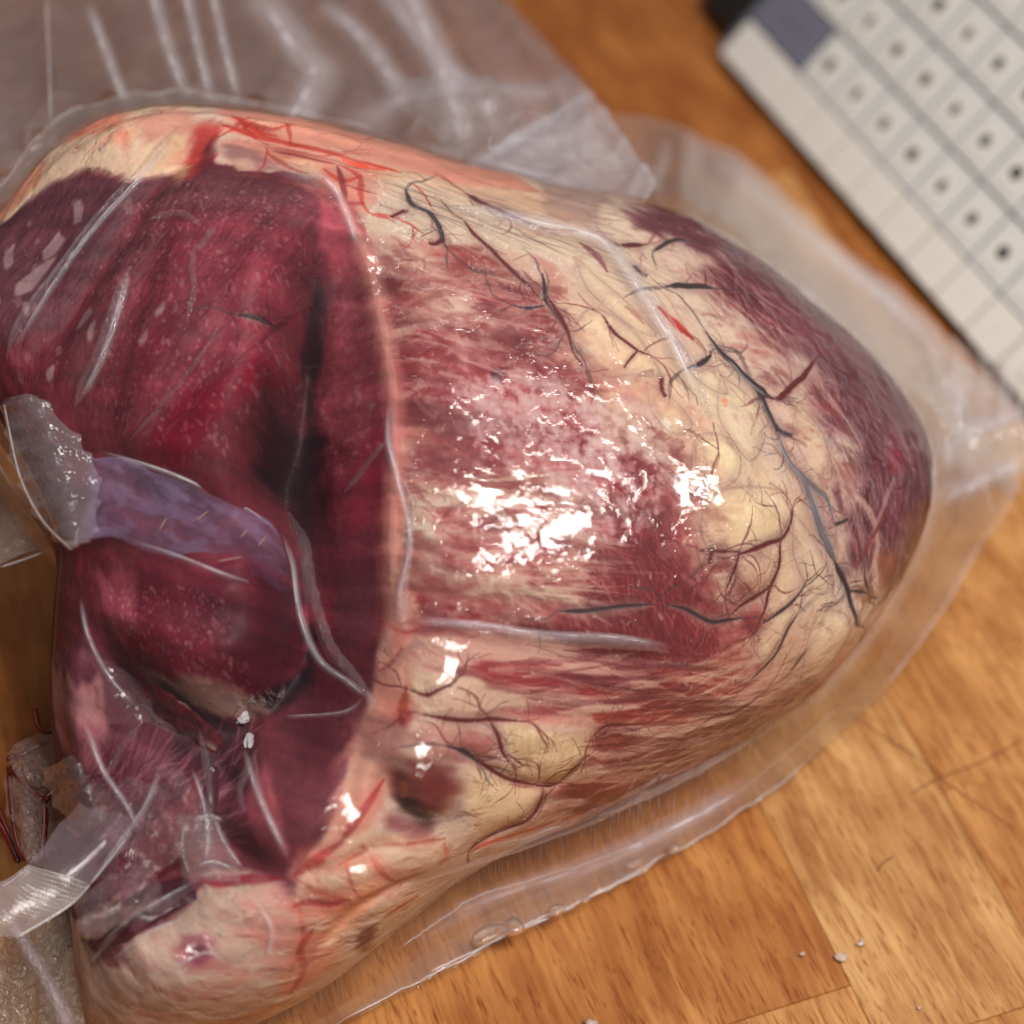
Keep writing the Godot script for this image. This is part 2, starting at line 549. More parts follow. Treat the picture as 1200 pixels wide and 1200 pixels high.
func paint_heart() -> void:
	var count := SHEET * SHEET
	cr.resize(count); cg.resize(count); cb.resize(count); ch.resize(count)
	for y in SHEET:
		for x in SHEET:
			var i := y * SHEET + x
			var g := 1.0 + 0.05 * nz[((y >> 1) & 1023) * 1024 + ((x >> 1) & 1023)] + 0.02 * nf[(y & 1023) * 1024 + (x & 1023)]
			cr[i] = 0.815 * g
			cg[i] = 0.695 * g * g
			cb[i] = 0.625 * g * g * g
			ch[i] = 0.5
	var fat := rgb(210, 188, 166)
	var fat_grey := rgb(205, 182, 162)
	var yellow := rgb(230, 200, 166)
	var pink := rgb(196, 132, 118)
	var red := rgb(116, 42, 47)
	var deep := rgb(104, 30, 36)
	var purple := rgb(98, 46, 56)
	# ---- fat of the outer wall, warmer where it is thick
	fill([1110, 790, 1162, 809, 1212, 850, 1273, 900, 1305, 963, 1364, 1007, 1397, 1076, 1362, 1115, 1286, 1092, 1252, 1019, 1205, 961, 1148, 885], yellow, 60, 40, 45, 0.75)
	fill([1253, 959, 1287, 942, 1295, 970, 1277, 989, 1256, 987], rgb(236, 206, 162), 26, 8, 0, 0.7, 0.02)
	fill([1260, 1011, 1292, 992, 1345, 1001, 1355, 1028, 1318, 1049, 1264, 1050], rgb(233, 203, 160), 26, 8, 0, 0.7, 0.02)
	fill([1309, 291, 1280, 643, 1341, 750, 1405, 821, 1422, 925, 1451, 997, 1491, 1050, 1425, 1036, 1366, 951, 1299, 866, 1226, 767, 1175, 673], rgb(214, 186, 166), 40, 30, 50, 0.6)
	fill([912, 684, 1005, 664, 1101, 690, 1121, 771, 1078, 738, 1004, 732, 926, 756], fat_grey, 40, 30, 20, 0.7)
	fill([912, 572, 1006, 572, 1114, 591, 1175, 673, 1124, 671, 1026, 627, 926, 623], rgb(218, 172, 140), 20, 20, 22, 0.7)
	hairs([905, 595, 1048, 594, 1184, 680, 1188, 761, 1043, 687, 920, 676], 260, 24, 90, 2.2, rgb(170, 140, 125), 0.45, 6, 10, -0.01)
	hairs([905, 595, 1048, 594, 1184, 680, 1188, 761, 1043, 687, 920, 676], 160, 24, 80, 2.5, rgb(232, 205, 172), 0.5, 6, 10, 0.01)
	hairs([1040, 744, 1169, 765, 1272, 910, 1340, 975, 1395, 1040, 1292, 983, 1209, 880, 1110, 796], 320, 42, 90, 2.5, rgb(205, 165, 130), 0.4, 9, 15, -0.006)
	hairs([1199, 702, 1302, 810, 1416, 926, 1468, 1032, 1378, 968, 1297, 878, 1203, 785], 260, 52, 90, 2.5, rgb(196, 150, 132), 0.4, 8, 12, -0.006)
	hairs([916, 616, 1047, 612, 1180, 697, 1166, 723, 1042, 702, 930, 681], 60, 24, 80, 1.8, rgb(92, 72, 74), 0.5, 5, 8, -0.01)
	hairs([1196, 718, 1323, 816, 1414, 964, 1377, 1006, 1268, 872], 60, 50, 60, 1.6, rgb(150, 84, 74), 0.5, 7, 10, -0.005)
	# ---- the front wall: red muscle, fibres running across
	fill([933, 813, 987, 776, 1040, 757, 1093, 786, 1129, 832, 1157, 870, 1195, 904, 1242, 936, 1268, 994, 1288, 1051, 1330, 1099, 1378, 1153, 1562, 1167, 1710, 1299, 1614, 1365, 1469, 1405, 1342, 1450, 1240, 1435, 1131, 1329, 1149, 1276, 1164, 1243, 1095, 1231, 1039, 1211, 990, 1193, 968, 1158, 949, 997], rgb(190, 120, 108), 90, 60, 10, 0.75, 0, 0.1, 0.2)
	fill([944, 838, 987, 802, 1026, 783, 1074, 800, 1107, 839, 1131, 876, 1172, 919, 1214, 951, 1249, 998, 1255, 1052, 1288, 1100, 1329, 1154, 1404, 1185, 1535, 1192, 1604, 1243, 1499, 1294, 1377, 1332, 1308, 1374, 1218, 1393, 1149, 1332, 1171, 1277, 1175, 1243, 1112, 1211, 1048, 1198, 1006, 1185, 983, 1158, 968, 1138, 967, 1110, 960, 1062, 950, 997, 951, 917], red, 60, 50, 6, 0.95, -0.03, 0.10, 0.16)
	fill([1000, 733, 1041, 724, 1074, 762, 1065, 795, 1034, 799, 1008, 774], rgb(140, 52, 52), 22, 22, 30, 0.9, -0.02)
	fill([1102, 734, 1124, 744, 1130, 788, 1111, 784], rgb(185, 110, 95), 18, 14, 40, 0.6)
	# mottled pink top of the muscle
	fill([945, 848, 1004, 791, 1074, 805, 1115, 858, 1155, 912, 1144, 957, 1069, 936, 989, 930, 950, 926], rgb(140, 66, 70), 46, 50, 15, 0.7, 0, 0.15, 0.3)
	hairs([938, 784, 1022, 772, 1108, 829, 1147, 903, 1136, 940, 1037, 920, 950, 917], 520, 12, 26, 6.0, rgb(200, 146, 138), 0.38, 30, 40, 0.0)
	hairs([938, 784, 1022, 772, 1108, 829, 1147, 903, 1136, 940, 1037, 920, 950, 917], 300, 20, 30, 7.0, rgb(126, 38, 46), 0.42, 30, 40, 0.0)
	hairs([926, 756, 1004, 751, 1039, 798, 1004, 818, 949, 852], 90, 12, 30, 5, rgb(170, 80, 80), 0.5, 20, 40)
	fill([1038, 840, 1064, 833, 1089, 851, 1071, 867, 1046, 859], rgb(132, 44, 44), 16, 18, 15, 0.8)
	fill([953, 877, 980, 873, 988, 894, 961, 901], rgb(130, 40, 46), 14, 16, 10, 0.7)
	# deep red middle, right
	fill([1145, 939, 1196, 953, 1243, 1002, 1241, 1052, 1277, 1101, 1309, 1154, 1241, 1164, 1158, 1140, 1119, 1100, 1143, 1058, 1100, 1020, 1118, 976], rgb(110, 32, 38), 60, 60, 40, 0.8, -0.01, 0.10, 0.2)
	fill([1239, 1027, 1272, 1043, 1282, 1084, 1258, 1093], rgb(150, 60, 58), 26, 30, 70, 0.7)
	fill([1231, 1164, 1330, 1164, 1447, 1187, 1444, 1237, 1295, 1250, 1220, 1245], rgb(140, 66, 58), 40, 40, -10, 0.75)
	hairs([1110, 959, 1239, 985, 1314, 1154, 1405, 1197, 1164, 1164, 1070, 1126], 1300, 62, 30, 1.7, rgb(176, 96, 92), 0.3, 14, 20, 0.003)
	hairs([1110, 959, 1239, 985, 1314, 1154, 1405, 1197, 1164, 1164, 1070, 1126], 700, 62, 34, 2.2, rgb(100, 24, 32), 0.32, 14, 20, -0.003)
	# pale fat breaking into the left of the muscle
	fill([952, 995, 1004, 998, 1055, 1007, 1059, 1030, 1036, 1051, 989, 1063, 963, 1062], rgb(206, 186, 172), 24, 36, 4, 0.9, 0.05)
	fill([972, 1062, 1012, 1068, 1059, 1077, 1086, 1087, 1079, 1110, 1020, 1105, 977, 1098], rgb(214, 194, 174), 24, 30, 6, 0.9, 0.06)
	fill([988, 1031, 1051, 1022, 1108, 1026, 1142, 1034, 1117, 1053, 1052, 1056, 1004, 1054], rgb(142, 50, 54), 22, 34, 4, 0.85, -0.04)
	fill([965, 981, 1037, 984, 1101, 986, 1084, 999, 1020, 998, 964, 995], rgb(150, 60, 62), 12, 20, 3, 0.7, -0.03)
	fill([974, 1103, 1021, 1108, 1070, 1114, 1104, 1126, 1037, 1133, 983, 1125], rgb(140, 34, 38), 12, 18, 6, 0.9, -0.03)
	hairs([956, 994, 1101, 994, 1137, 1107, 975, 1110], 420, 8, 50, 2.6, rgb(208, 176, 160), 0.3, 14, 25, 0.004)
	hairs([1004, 998, 1143, 992, 1172, 1106, 1036, 1111], 260, 40, 34, 2.0, rgb(186, 116, 108), 0.35, 18, 25, 0.003)
	# streaks of fat in the lower muscle
	fill([976, 1146, 1039, 1143, 1107, 1150, 1154, 1164, 1205, 1183, 1166, 1189, 1091, 1170, 1022, 1165, 983, 1167], rgb(200, 158, 142), 14, 24, 5, 0.8, 0.04)
	fill([968, 1179, 1006, 1176, 1039, 1184, 1074, 1197, 1111, 1204, 1189, 1208, 1208, 1221, 1132, 1223, 1049, 1220, 990, 1215], rgb(206, 172, 150), 14, 22, 4, 0.95, 0.05)
	fill([1039, 1167, 1082, 1171, 1119, 1183, 1130, 1204, 1075, 1204, 1048, 1193], rgb(132, 40, 46), 12, 18, 8, 0.9, -0.03)
	fill([1098, 1209, 1132, 1206, 1139, 1217, 1104, 1223], rgb(138, 46, 50), 8, 12, 4, 0.9, -0.03)
	fill([1140, 1193, 1187, 1197, 1255, 1214, 1223, 1217, 1149, 1210], rgb(130, 36, 40), 9, 14, 6, 0.9, -0.03)
	fill([1164, 1164, 1224, 1178, 1238, 1193, 1209, 1205, 1165, 1183], rgb(196, 140, 126), 16, 22, 40, 0.7, 0.02)
	fill([1145, 1213, 1212, 1217, 1220, 1225, 1152, 1228], rgb(206, 166, 146), 7, 9, 2, 0.9, 0.04)
	fill([1161, 1224, 1215, 1227, 1233, 1241, 1174, 1238], rgb(140, 52, 46), 7, 10, 3, 0.9, -0.03)
	fill([1203, 1246, 1295, 1250, 1376, 1241, 1398, 1228, 1370, 1254, 1290, 1264, 1212, 1256], rgb(206, 166, 146), 6, 8, -6, 0.9, 0.05)
	fill([1176, 1249, 1224, 1256, 1225, 1276, 1195, 1268], rgb(128, 46, 42), 8, 10, 5, 0.9, -0.03)
	fill([1171, 1277, 1259, 1280, 1352, 1271, 1315, 1284, 1250, 1289, 1187, 1290], rgb(198, 158, 140), 6, 9, -6, 0.85, 0.04)
	fill([1206, 1291, 1318, 1287, 1400, 1285, 1400, 1332, 1292, 1357, 1221, 1329], rgb(108, 46, 50), 12, 16, -8, 0.8, -0.02)
	fill([1146, 1305, 1189, 1296, 1214, 1313, 1189, 1327, 1157, 1320], rgb(206, 172, 150), 8, 12, -4, 0.8, 0.04)
	fill([1153, 1328, 1278, 1362, 1265, 1390, 1173, 1353], rgb(122, 42, 44), 8, 12, -6, 0.85, -0.02)
	hairs([991, 1143, 1183, 1164, 1405, 1197, 1468, 1255, 1293, 1379, 1122, 1297, 1164, 1243, 1039, 1193], 700, 4, 55, 2.6, rgb(190, 132, 120), 0.28, 9, 15, 0.003)
	hairs([1072, 1141, 1183, 1164, 1405, 1197, 1468, 1255, 1293, 1379, 1164, 1243], 420, 3, 70, 2.2, rgb(100, 28, 34), 0.4, 9, 18, -0.01)
	hairs([1267, 1183, 1475, 1154, 1605, 1183, 1521, 1278, 1322, 1368, 1218, 1306], 480, -28, 60, 2.8, rgb(186, 138, 120), 0.26, 7, 16, 0.003)
	hairs([1267, 1183, 1475, 1154, 1605, 1183, 1521, 1278, 1322, 1368, 1218, 1306], 320, -28, 60, 2.4, rgb(120, 56, 50), 0.25, 7, 16, -0.003)
	fill([1385, 1153, 1449, 1112, 1551, 1132, 1547, 1179, 1440, 1217, 1359, 1218], rgb(206, 168, 142), 30, 30, -40, 0.6)
	fill([1279, 1055, 1307, 1050, 1327, 1091, 1298, 1100, 1282, 1084], rgb(214, 176, 160), 16, 16, 60, 0.7, 0.02)
	fill([1298, 1100, 1316, 1091, 1331, 1104, 1312, 1119], rgb(160, 60, 58), 12, 18, 40, 0.7)
	# ---- the far right wall: purple muscle under cloudy film
	fill([1382, 247, 1522, 279, 1657, 352, 1774, 433, 1892, 525, 1965, 612, 2023, 717, 2021, 842, 1970, 954, 1910, 1038, 1617, 1083, 1535, 1056, 1484, 1031, 1453, 1008, 1432, 971, 1448, 945, 1412, 907, 1415, 859, 1432, 826, 1394, 814, 1341, 781, 1307, 752, 1291, 727, 1342, 676, 1290, 667, 1238, 653], purple, 46, 40, 55, 0.95, -0.02, 0.13, 0.3)
	fill([1306, 716, 1348, 679, 1384, 704, 1402, 742, 1358, 773, 1321, 756], rgb(84, 22, 30), 26, 30, 45, 0.85, -0.02)
	fill([1380, 764, 1417, 773, 1424, 803, 1387, 815, 1363, 797], rgb(100, 34, 42), 18, 22, 45, 0.8)
	fill([1486, 944, 1575, 906, 1614, 941, 1607, 996, 1521, 1027, 1474, 994], rgb(110, 44, 54), 30, 40, 60, 0.7)
	fill([1547, 906, 1579, 899, 1575, 930, 1548, 935], rgb(150, 40, 56), 14, 10, 0, 0.7)
	hairs([1246, 608, 1376, 691, 1528, 784, 1650, 899, 1625, 1015, 1478, 1012, 1419, 905, 1337, 764], 620, 50, 44, 3.6, rgb(150, 112, 120), 0.4, 22, 40, 0.0)
	hairs([1273, 666, 1361, 663, 1450, 809, 1473, 916, 1530, 1046, 1417, 991, 1385, 891, 1323, 816, 1274, 743], 420, 52, 50, 4.0, rgb(204, 170, 158), 0.42, 14, 30, 0.0)
	specks([1344, 672, 1465, 778, 1602, 864, 1607, 996, 1441, 960, 1396, 846], 300, 3, 14, rgb(140, 108, 116), 0.35)
	hairs([1439, 836, 1662, 872, 1638, 1024, 1478, 1012], 360, 65, 50, 2.4, rgb(180, 150, 150), 0.4, 16, 40, 0.01)
	hairs([1414, 830, 1662, 872, 1626, 971, 1476, 1003], 260, 60, 50, 3.2, rgb(70, 22, 32), 0.5, 20, 40, -0.01)
	line([1471, 975, 1508, 989, 1542, 1025, 1525, 1078], 7, 4, rgb(196, 160, 146), 0.8, 0.02)
	line([1557, 941, 1529, 996, 1521, 1037], 7, 3, rgb(188, 150, 142), 0.6, 0.02)
	line([1500, 1049, 1519, 1022, 1547, 984], 7, 4, rgb(130, 50, 54), 0.8)
	fill([1536, 1036, 1608, 1017, 1620, 1060, 1579, 1074], rgb(150, 84, 66), 14, 14, 60, 0.7)
	fill([1448, 959, 1471, 936, 1489, 953, 1472, 1013, 1451, 1006], rgb(200, 160, 150), 14, 18, 70, 0.6)
	fill([1145, 226, 1350, 243, 1188, 660, 1125, 657], rgb(150, 118, 112), 16, 20, 15, 0.6)
	hairs([1095, 570, 1332, 340, 1201, 670, 1125, 663], 90, 15, 60, 3, rgb(84, 56, 58), 0.5, 8, 20)
	# ---- the opened left side: cut muscle
	fill([7, 497, 150, 493, 335, 486, 491, 565, 580, 601, 649, 628, 680, 614, 723, 613, 783, 620, 833, 637, 880, 665, 905, 689, 924, 749, 941, 824, 954, 900, 954, 998, 952, 1061, 959, 1125, 948, 1155, 937, 1214, 915, 1276, 885, 1353, 853, 1395, 825, 1382, 808, 1371, 725, 1399, 656, 1453, 555, 1557, 275, 1648, 221, 1279, 216, 1048, 124, 872], rgb(104, 38, 48), 10, 9, 80, 1.0, -0.02, 0.12, 0.35)
	fill([-6, 534, 181, 540, 394, 566, 504, 579, 582, 608, 663, 640, 683, 628, 625, 732, 564, 806, 292, 830, 105, 844], rgb(92, 50, 60), 16, 16, -55, 0.95, 0, 0.1)
	fill([680, 615, 784, 629, 879, 677, 896, 718, 832, 711, 757, 702, 709, 714, 677, 780, 641, 864, 595, 901, 576, 862, 637, 735], rgb(106, 52, 60), 30, 30, -60, 0.8, 0, 0.12)
	fill([709, 714, 766, 703, 851, 715, 877, 750, 868, 814, 868, 878, 854, 857, 783, 899, 726, 919, 667, 938, 653, 873, 678, 791], rgb(124, 42, 54), 40, 44, -60, 0.8, 0, 0.14)
	fill([785, 796, 838, 765, 862, 808, 854, 866, 801, 892, 772, 852], rgb(142, 54, 68), 40, 36, -70, 0.6)
	fill([674, 970, 745, 921, 783, 899, 829, 878, 844, 883, 782, 965, 735, 993], rgb(112, 10, 30), 34, 34, -45, 0.85)
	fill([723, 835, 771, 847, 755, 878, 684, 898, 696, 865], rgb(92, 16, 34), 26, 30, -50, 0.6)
	hairs([427, 588, 698, 650, 876, 692, 866, 888, 697, 974, 472, 878], 900, -58, 30, 2.0, rgb(140, 88, 96), 0.22, 12, 15, 0.0)
	hairs([427, 588, 698, 650, 876, 692, 866, 888, 697, 974, 472, 878], 600, -58, 50, 3.0, rgb(74, 18, 32), 0.35, 14, 30, -0.01)
	specks([642, 649, 856, 681, 872, 953, 719, 992, 623, 905], 1100, 1.0, 3.4, rgb(170, 130, 132), 0.36, 0.01)
	# cut wall, between the fat's edge and the cleft
	fill([881, 668, 905, 692, 924, 749, 941, 824, 953, 900, 952, 963, 900, 949, 877, 881, 876, 798, 876, 735], rgb(158, 68, 80), 18, 14, 75, 0.95, 0, 0.1)
	fill([878, 954, 900, 942, 954, 963, 956, 1030, 952, 1070, 959, 1125, 947, 1152, 908, 1156, 880, 1083, 872, 1013], rgb(142, 50, 70), 24, 26, 75, 0.9, 0, 0.14)
	fill([926, 951, 954, 918, 955, 998, 943, 1026, 915, 1034], rgb(146, 38, 60), 24, 24, -50, 0.7)
	fill([917, 1083, 945, 1099, 945, 1147, 919, 1158, 900, 1129], rgb(118, 62, 72), 26, 24, 80, 0.7)
	line([953, 902, 955, 998, 952, 1061, 960, 1125], 10, 10, rgb(150, 34, 56), 0.8)
	line([905, 695, 926, 756, 942, 826, 952, 899], 8, 8, rgb(160, 78, 84), 0.6)
	specks([868, 736, 938, 784, 953, 963, 899, 980, 871, 897], 420, 1.2, 4, rgb(180, 140, 140), 0.3, 0.01)
	# clefts, the shade in them painted as near-black red
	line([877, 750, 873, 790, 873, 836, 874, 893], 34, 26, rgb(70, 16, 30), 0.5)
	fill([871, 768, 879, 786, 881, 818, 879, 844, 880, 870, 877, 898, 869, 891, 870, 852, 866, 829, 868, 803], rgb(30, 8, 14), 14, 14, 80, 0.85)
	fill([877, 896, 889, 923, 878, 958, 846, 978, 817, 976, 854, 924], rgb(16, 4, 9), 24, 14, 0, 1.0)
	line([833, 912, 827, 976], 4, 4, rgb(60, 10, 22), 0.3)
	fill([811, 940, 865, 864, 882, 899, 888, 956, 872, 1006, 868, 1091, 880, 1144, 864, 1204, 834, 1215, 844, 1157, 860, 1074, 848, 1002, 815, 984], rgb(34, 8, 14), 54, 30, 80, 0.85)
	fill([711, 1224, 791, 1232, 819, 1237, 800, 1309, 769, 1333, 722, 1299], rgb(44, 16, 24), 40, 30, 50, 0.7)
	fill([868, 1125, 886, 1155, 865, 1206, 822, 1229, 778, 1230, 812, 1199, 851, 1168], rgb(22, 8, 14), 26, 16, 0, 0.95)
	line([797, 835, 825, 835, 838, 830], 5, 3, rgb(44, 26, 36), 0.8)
	# lower lobe in its pocket, whitish under its edge
	fill([521, 1068, 717, 1085, 860, 1082, 876, 1122, 864, 1179, 815, 1215, 722, 1207, 608, 1145], rgb(106, 28, 46), 22, 22, -30, 0.9, 0, 0.14)
	fill([565, 1081, 668, 1095, 660, 1177, 611, 1143], rgb(150, 72, 84), 30, 24, 60, 0.7)
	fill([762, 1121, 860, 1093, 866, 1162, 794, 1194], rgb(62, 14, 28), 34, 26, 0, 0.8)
	fill([667, 1197, 743, 1201, 801, 1218, 826, 1227, 763, 1237, 697, 1222], rgb(150, 122, 106), 16, 14, 30, 0.85)
	specks([607, 1104, 782, 1113, 823, 1220, 699, 1217], 700, 0.8, 3, rgb(190, 150, 150), 0.36, 0.01)
	# bruised mass beneath
	fill([226, 1109, 597, 1181, 700, 1242, 770, 1286, 801, 1337, 792, 1373, 725, 1399, 623, 1477, 528, 1561, 278, 1675, 221, 1295], rgb(92, 40, 52), 20, 26, 50, 0.9, 0, 0.16)
	fill([458, 1220, 598, 1222, 616, 1273, 577, 1341, 503, 1333, 459, 1281], rgb(170, 112, 112), 20, 20, 70, 0.8)
	fill([520, 1271, 613, 1274, 605, 1328, 546, 1344], rgb(132, 64, 78), 16, 14, 70, 0.6)
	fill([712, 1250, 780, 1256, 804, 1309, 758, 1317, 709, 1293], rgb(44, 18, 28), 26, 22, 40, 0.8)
	fill([216, 1048, 499, 1113, 531, 1191, 221, 1264], rgb(86, 20, 20), 18, 18, 80, 0.8)
	hairs([517, 1353, 791, 1281, 799, 1372, 583, 1505], 260, -45, 80, 3.5, rgb(150, 96, 108), 0.45, 14, 20, 0.01)
	hairs([517, 1353, 791, 1281, 799, 1372, 583, 1505], 200, -45, 80, 3.5, rgb(70, 14, 30), 0.5, 14, 20, -0.01)
	# the valve's flap and the dark mouth under it
	fill([818, 1249, 865, 1208, 933, 1211, 920, 1276, 892, 1353, 857, 1390, 827, 1364, 808, 1327], rgb(106, 46, 56), 10, 8, 80, 0.95, 0, 0.1)
	fill([862, 1224, 916, 1230, 897, 1275, 866, 1274], rgb(84, 30, 42), 26, 20, 80, 0.6)
	fill([808, 1325, 832, 1282, 842, 1324, 855, 1388, 825, 1371], rgb(170, 82, 92), 14, 10, 70, 0.7)
	line([816, 1278, 827, 1316, 841, 1353, 854, 1386], 5, 3, rgb(160, 110, 110), 0.6, 0.03)
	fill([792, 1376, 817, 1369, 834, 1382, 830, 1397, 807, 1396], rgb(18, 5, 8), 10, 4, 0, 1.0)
	fill([569, 1540, 657, 1445, 725, 1390, 799, 1365, 860, 1384, 856, 1424, 805, 1406, 723, 1429, 640, 1491], rgb(108, 42, 54), 12, 10, -20, 0.95)
	# pale lump at the foot
	fill([407, 1665, 623, 1487, 724, 1423, 806, 1401, 846, 1414, 853, 1476, 822, 1597, 655, 1906, 374, 2008, 363, 1780], rgb(192, 160, 146), 14, 14, 0, 1.0, 0.03)
	fill([527, 1577, 671, 1449, 755, 1410, 761, 1423, 706, 1484, 635, 1539, 567, 1585], rgb(112, 42, 56), 14, 16, -30, 0.95)
	fill([623, 1475, 724, 1421, 710, 1452, 639, 1499], rgb(92, 40, 46), 14, 12, -20, 0.6)
	fill([736, 1482, 760, 1475, 757, 1512, 738, 1524, 730, 1506], rgb(140, 60, 74), 24, 18, 0, 0.7)
	fill([748, 1491, 756, 1492, 751, 1513, 743, 1511], rgb(90, 24, 48), 12, 8, 0, 0.7)
	fill([812, 1413, 844, 1419, 849, 1490, 823, 1515, 796, 1459], rgb(205, 130, 122), 22, 24, 30, 0.6)
	hairs([712, 1515, 848, 1462, 818, 1595, 706, 1658], 90, -30, 46, 6, rgb(196, 116, 106), 0.2, 20, 24)
	line([751, 1418, 813, 1408, 846, 1403], 8, 6, rgb(140, 30, 44), 0.8)
	line([819, 1635, 752, 1670, 659, 1702], 16, 10, rgb(196, 108, 70), 0.6)
	# ---- rim of fat over the opening
	fill([138, 518, 197, 349, 255, 170, 378, 120, 480, 111, 550, 113, 722, 608, 680, 616, 649, 631, 575, 602, 499, 591, 413, 608], rgb(222, 188, 162), 20.4, 15.6, -20, 1.0, 0.04)
	fill([378, 328, 451, 264, 624, 545, 627, 592, 589, 550, 513, 506], rgb(226, 128, 102), 30.6, 23.4, -10, 0.8)
	fill([285, 414, 378, 379, 480, 580, 410, 595, 368, 604], rgb(226, 140, 110), 27.2, 20.8, -40, 0.7)
	fill([601, 497, 643, 426, 712, 548, 717, 615, 676, 600, 642, 581], rgb(196, 130, 112), 27.2, 23.4, -40, 0.8)
	fill([650, 589, 677, 550, 694, 568, 683, 604, 661, 613], rgb(214, 186, 150), 17, 13, -45, 0.8, 0.03)
	fill([698, 546, 716, 532, 738, 549, 733, 619, 724, 649, 703, 647, 705, 610], rgb(170, 44, 40), 20.4, 18.2, -60, 0.85)
	fill([719, 569, 731, 560, 739, 619, 730, 645], rgb(80, 14, 28), 13.6, 10.4, -70, 0.7)
	fill([688, 619, 704, 610, 720, 645, 707, 652], rgb(206, 160, 130), 11.9, 10.4, 0, 0.8)
	fill([528, 112, 646, 121, 809, 146, 975, 194, 1105, 504, 1137, 590, 1048, 597, 955, 602, 883, 582, 811, 564, 747, 552], rgb(214, 144, 124), 20.4, 13, 8, 1.0, 0.03)
	fill([740, 530, 792, 529, 807, 551, 766, 548], rgb(236, 170, 146), 13.6, 10.4, 8, 0.6)
	line([736, 544, 811, 564, 884, 584, 955, 608], 15, 9, rgb(196, 104, 92), 0.3)
	line([736, 544, 811, 564, 884, 584, 955, 608], 5, 3, rgb(170, 40, 26), 0.85, -0.02)
	line([745, 529, 776, 548, 804, 556], 15, 6, rgb(196, 104, 92), 0.3)
	line([745, 529, 776, 548, 804, 556], 5, 2, rgb(196, 56, 36), 0.7)
	fill([740, 556, 812, 568, 906, 596, 928, 642, 912, 684, 892, 679, 843, 646, 791, 615, 757, 594], rgb(208, 136, 120), 44, 26, 15, 0.95)
	fill([783, 574, 864, 584, 886, 601, 818, 601], rgb(176, 70, 60), 13.6, 13, 12, 0.7)
	fill([806, 600, 858, 615, 875, 637, 843, 642, 817, 622], rgb(222, 176, 140), 13.6, 10.4, 15, 0.8)
	line([799, 596, 820, 614, 837, 631, 853, 638], 15, 9, rgb(196, 104, 92), 0.3)
	line([799, 596, 820, 614, 837, 631, 853, 638], 5, 3, rgb(146, 44, 30), 0.6)
	line([806, 592, 857, 608, 887, 615], 9, 6, rgb(196, 104, 92), 0.3)
	line([806, 592, 857, 608, 887, 615], 3, 2, rgb(130, 50, 46), 0.7)
	line([885, 589, 916, 601, 937, 606], 18, 6, rgb(196, 104, 92), 0.3)
	line([885, 589, 916, 601, 937, 606], 6, 2, rgb(204, 66, 36), 0.85)
	line([869, 628, 890, 646, 912, 629], 18, 9, rgb(196, 104, 92), 0.3)
	line([869, 628, 890, 646, 912, 629], 6, 3, rgb(190, 60, 40), 0.7)
	line([882, 616, 893, 659, 897, 688], 5, 5, rgb(110, 34, 40), 0.7)
	fill([746, 581, 788, 597, 811, 617, 794, 627, 766, 624], rgb(140, 92, 92), 17, 13, 10, 0.8)
	fill([762, 608, 781, 601, 789, 621, 773, 635], rgb(190, 150, 132), 10.2, 6.5, 0, 0.8, 0.04)
	fill([809, 624, 863, 644, 877, 672, 834, 650], rgb(130, 92, 96), 15.3, 10.4, 20, 0.8)
	fill([860, 633, 874, 639, 879, 674, 868, 667], rgb(176, 82, 66), 10.2, 7.8, 0, 0.9)
	line([899, 681, 916, 678], 15, 6, rgb(196, 104, 92), 0.3)
	line([899, 681, 916, 678], 5, 2, rgb(172, 70, 76), 0.8)
	line([895, 652, 929, 658], 9, 3, rgb(196, 104, 92), 0.3)
	line([895, 652, 929, 658], 3, 1, rgb(130, 60, 62), 0.8)
	# ---- seam of reddish fat down the cut edge, and the blocks of fat at the lower front
	fill([952, 991, 967, 998, 966, 1062, 975, 1126, 977, 1158, 968, 1191, 956, 1233, 928, 1277, 925, 1258, 944, 1188, 951, 1139, 952, 1061], rgb(206, 132, 116), 20.4, 18.2, 85, 0.95, 0.03)
	fill([960, 1095, 974, 1103, 977, 1134, 964, 1141], rgb(216, 160, 136), 15.3, 11.7, 80, 0.7)
	line([955, 1136, 968, 1143, 983, 1141], 18, 9, rgb(196, 104, 92), 0.3)
	line([955, 1136, 968, 1143, 983, 1141], 6, 3, rgb(160, 30, 34), 0.6)
	line([947, 1180, 958, 1173, 968, 1158], 15, 9, rgb(196, 104, 92), 0.3)
	line([947, 1180, 958, 1173, 968, 1158], 5, 3, rgb(170, 60, 56), 0.7)
	fill([921, 1267, 952, 1233, 975, 1234, 966, 1279, 940, 1335, 905, 1375, 870, 1404, 859, 1395, 895, 1358], rgb(208, 148, 130), 23.8, 20.8, -55, 0.95, 0.02)
	fill([926, 1240, 956, 1225, 967, 1252, 955, 1283, 928, 1267], rgb(138, 84, 80), 30.6, 28.6, 30, 0.8)
	line([971, 1197, 968, 1217, 966, 1234], 21, 27, rgb(196, 104, 92), 0.3)
	line([971, 1197, 968, 1217, 966, 1234], 7, 9, rgb(156, 46, 30), 0.6)
	fill([960, 1225, 975, 1222, 976, 1236, 964, 1241], rgb(110, 20, 30), 13.6, 10.4, 0, 0.8)
	line([906, 1359, 928, 1325, 951, 1291], 21, 12, rgb(196, 104, 92), 0.3)
	line([906, 1359, 928, 1325, 951, 1291], 7, 4, rgb(146, 30, 34), 0.6)
	line([859, 1399, 880, 1381, 906, 1359], 30, 21, rgb(196, 104, 92), 0.3)
	line([859, 1399, 880, 1381, 906, 1359], 10, 7, rgb(160, 44, 48), 0.7)
	fill([966, 1269, 986, 1251, 1025, 1275, 1026, 1312, 1009, 1336, 972, 1322], rgb(112, 40, 40), 44.2, 26, 20, 0.95, -0.02)
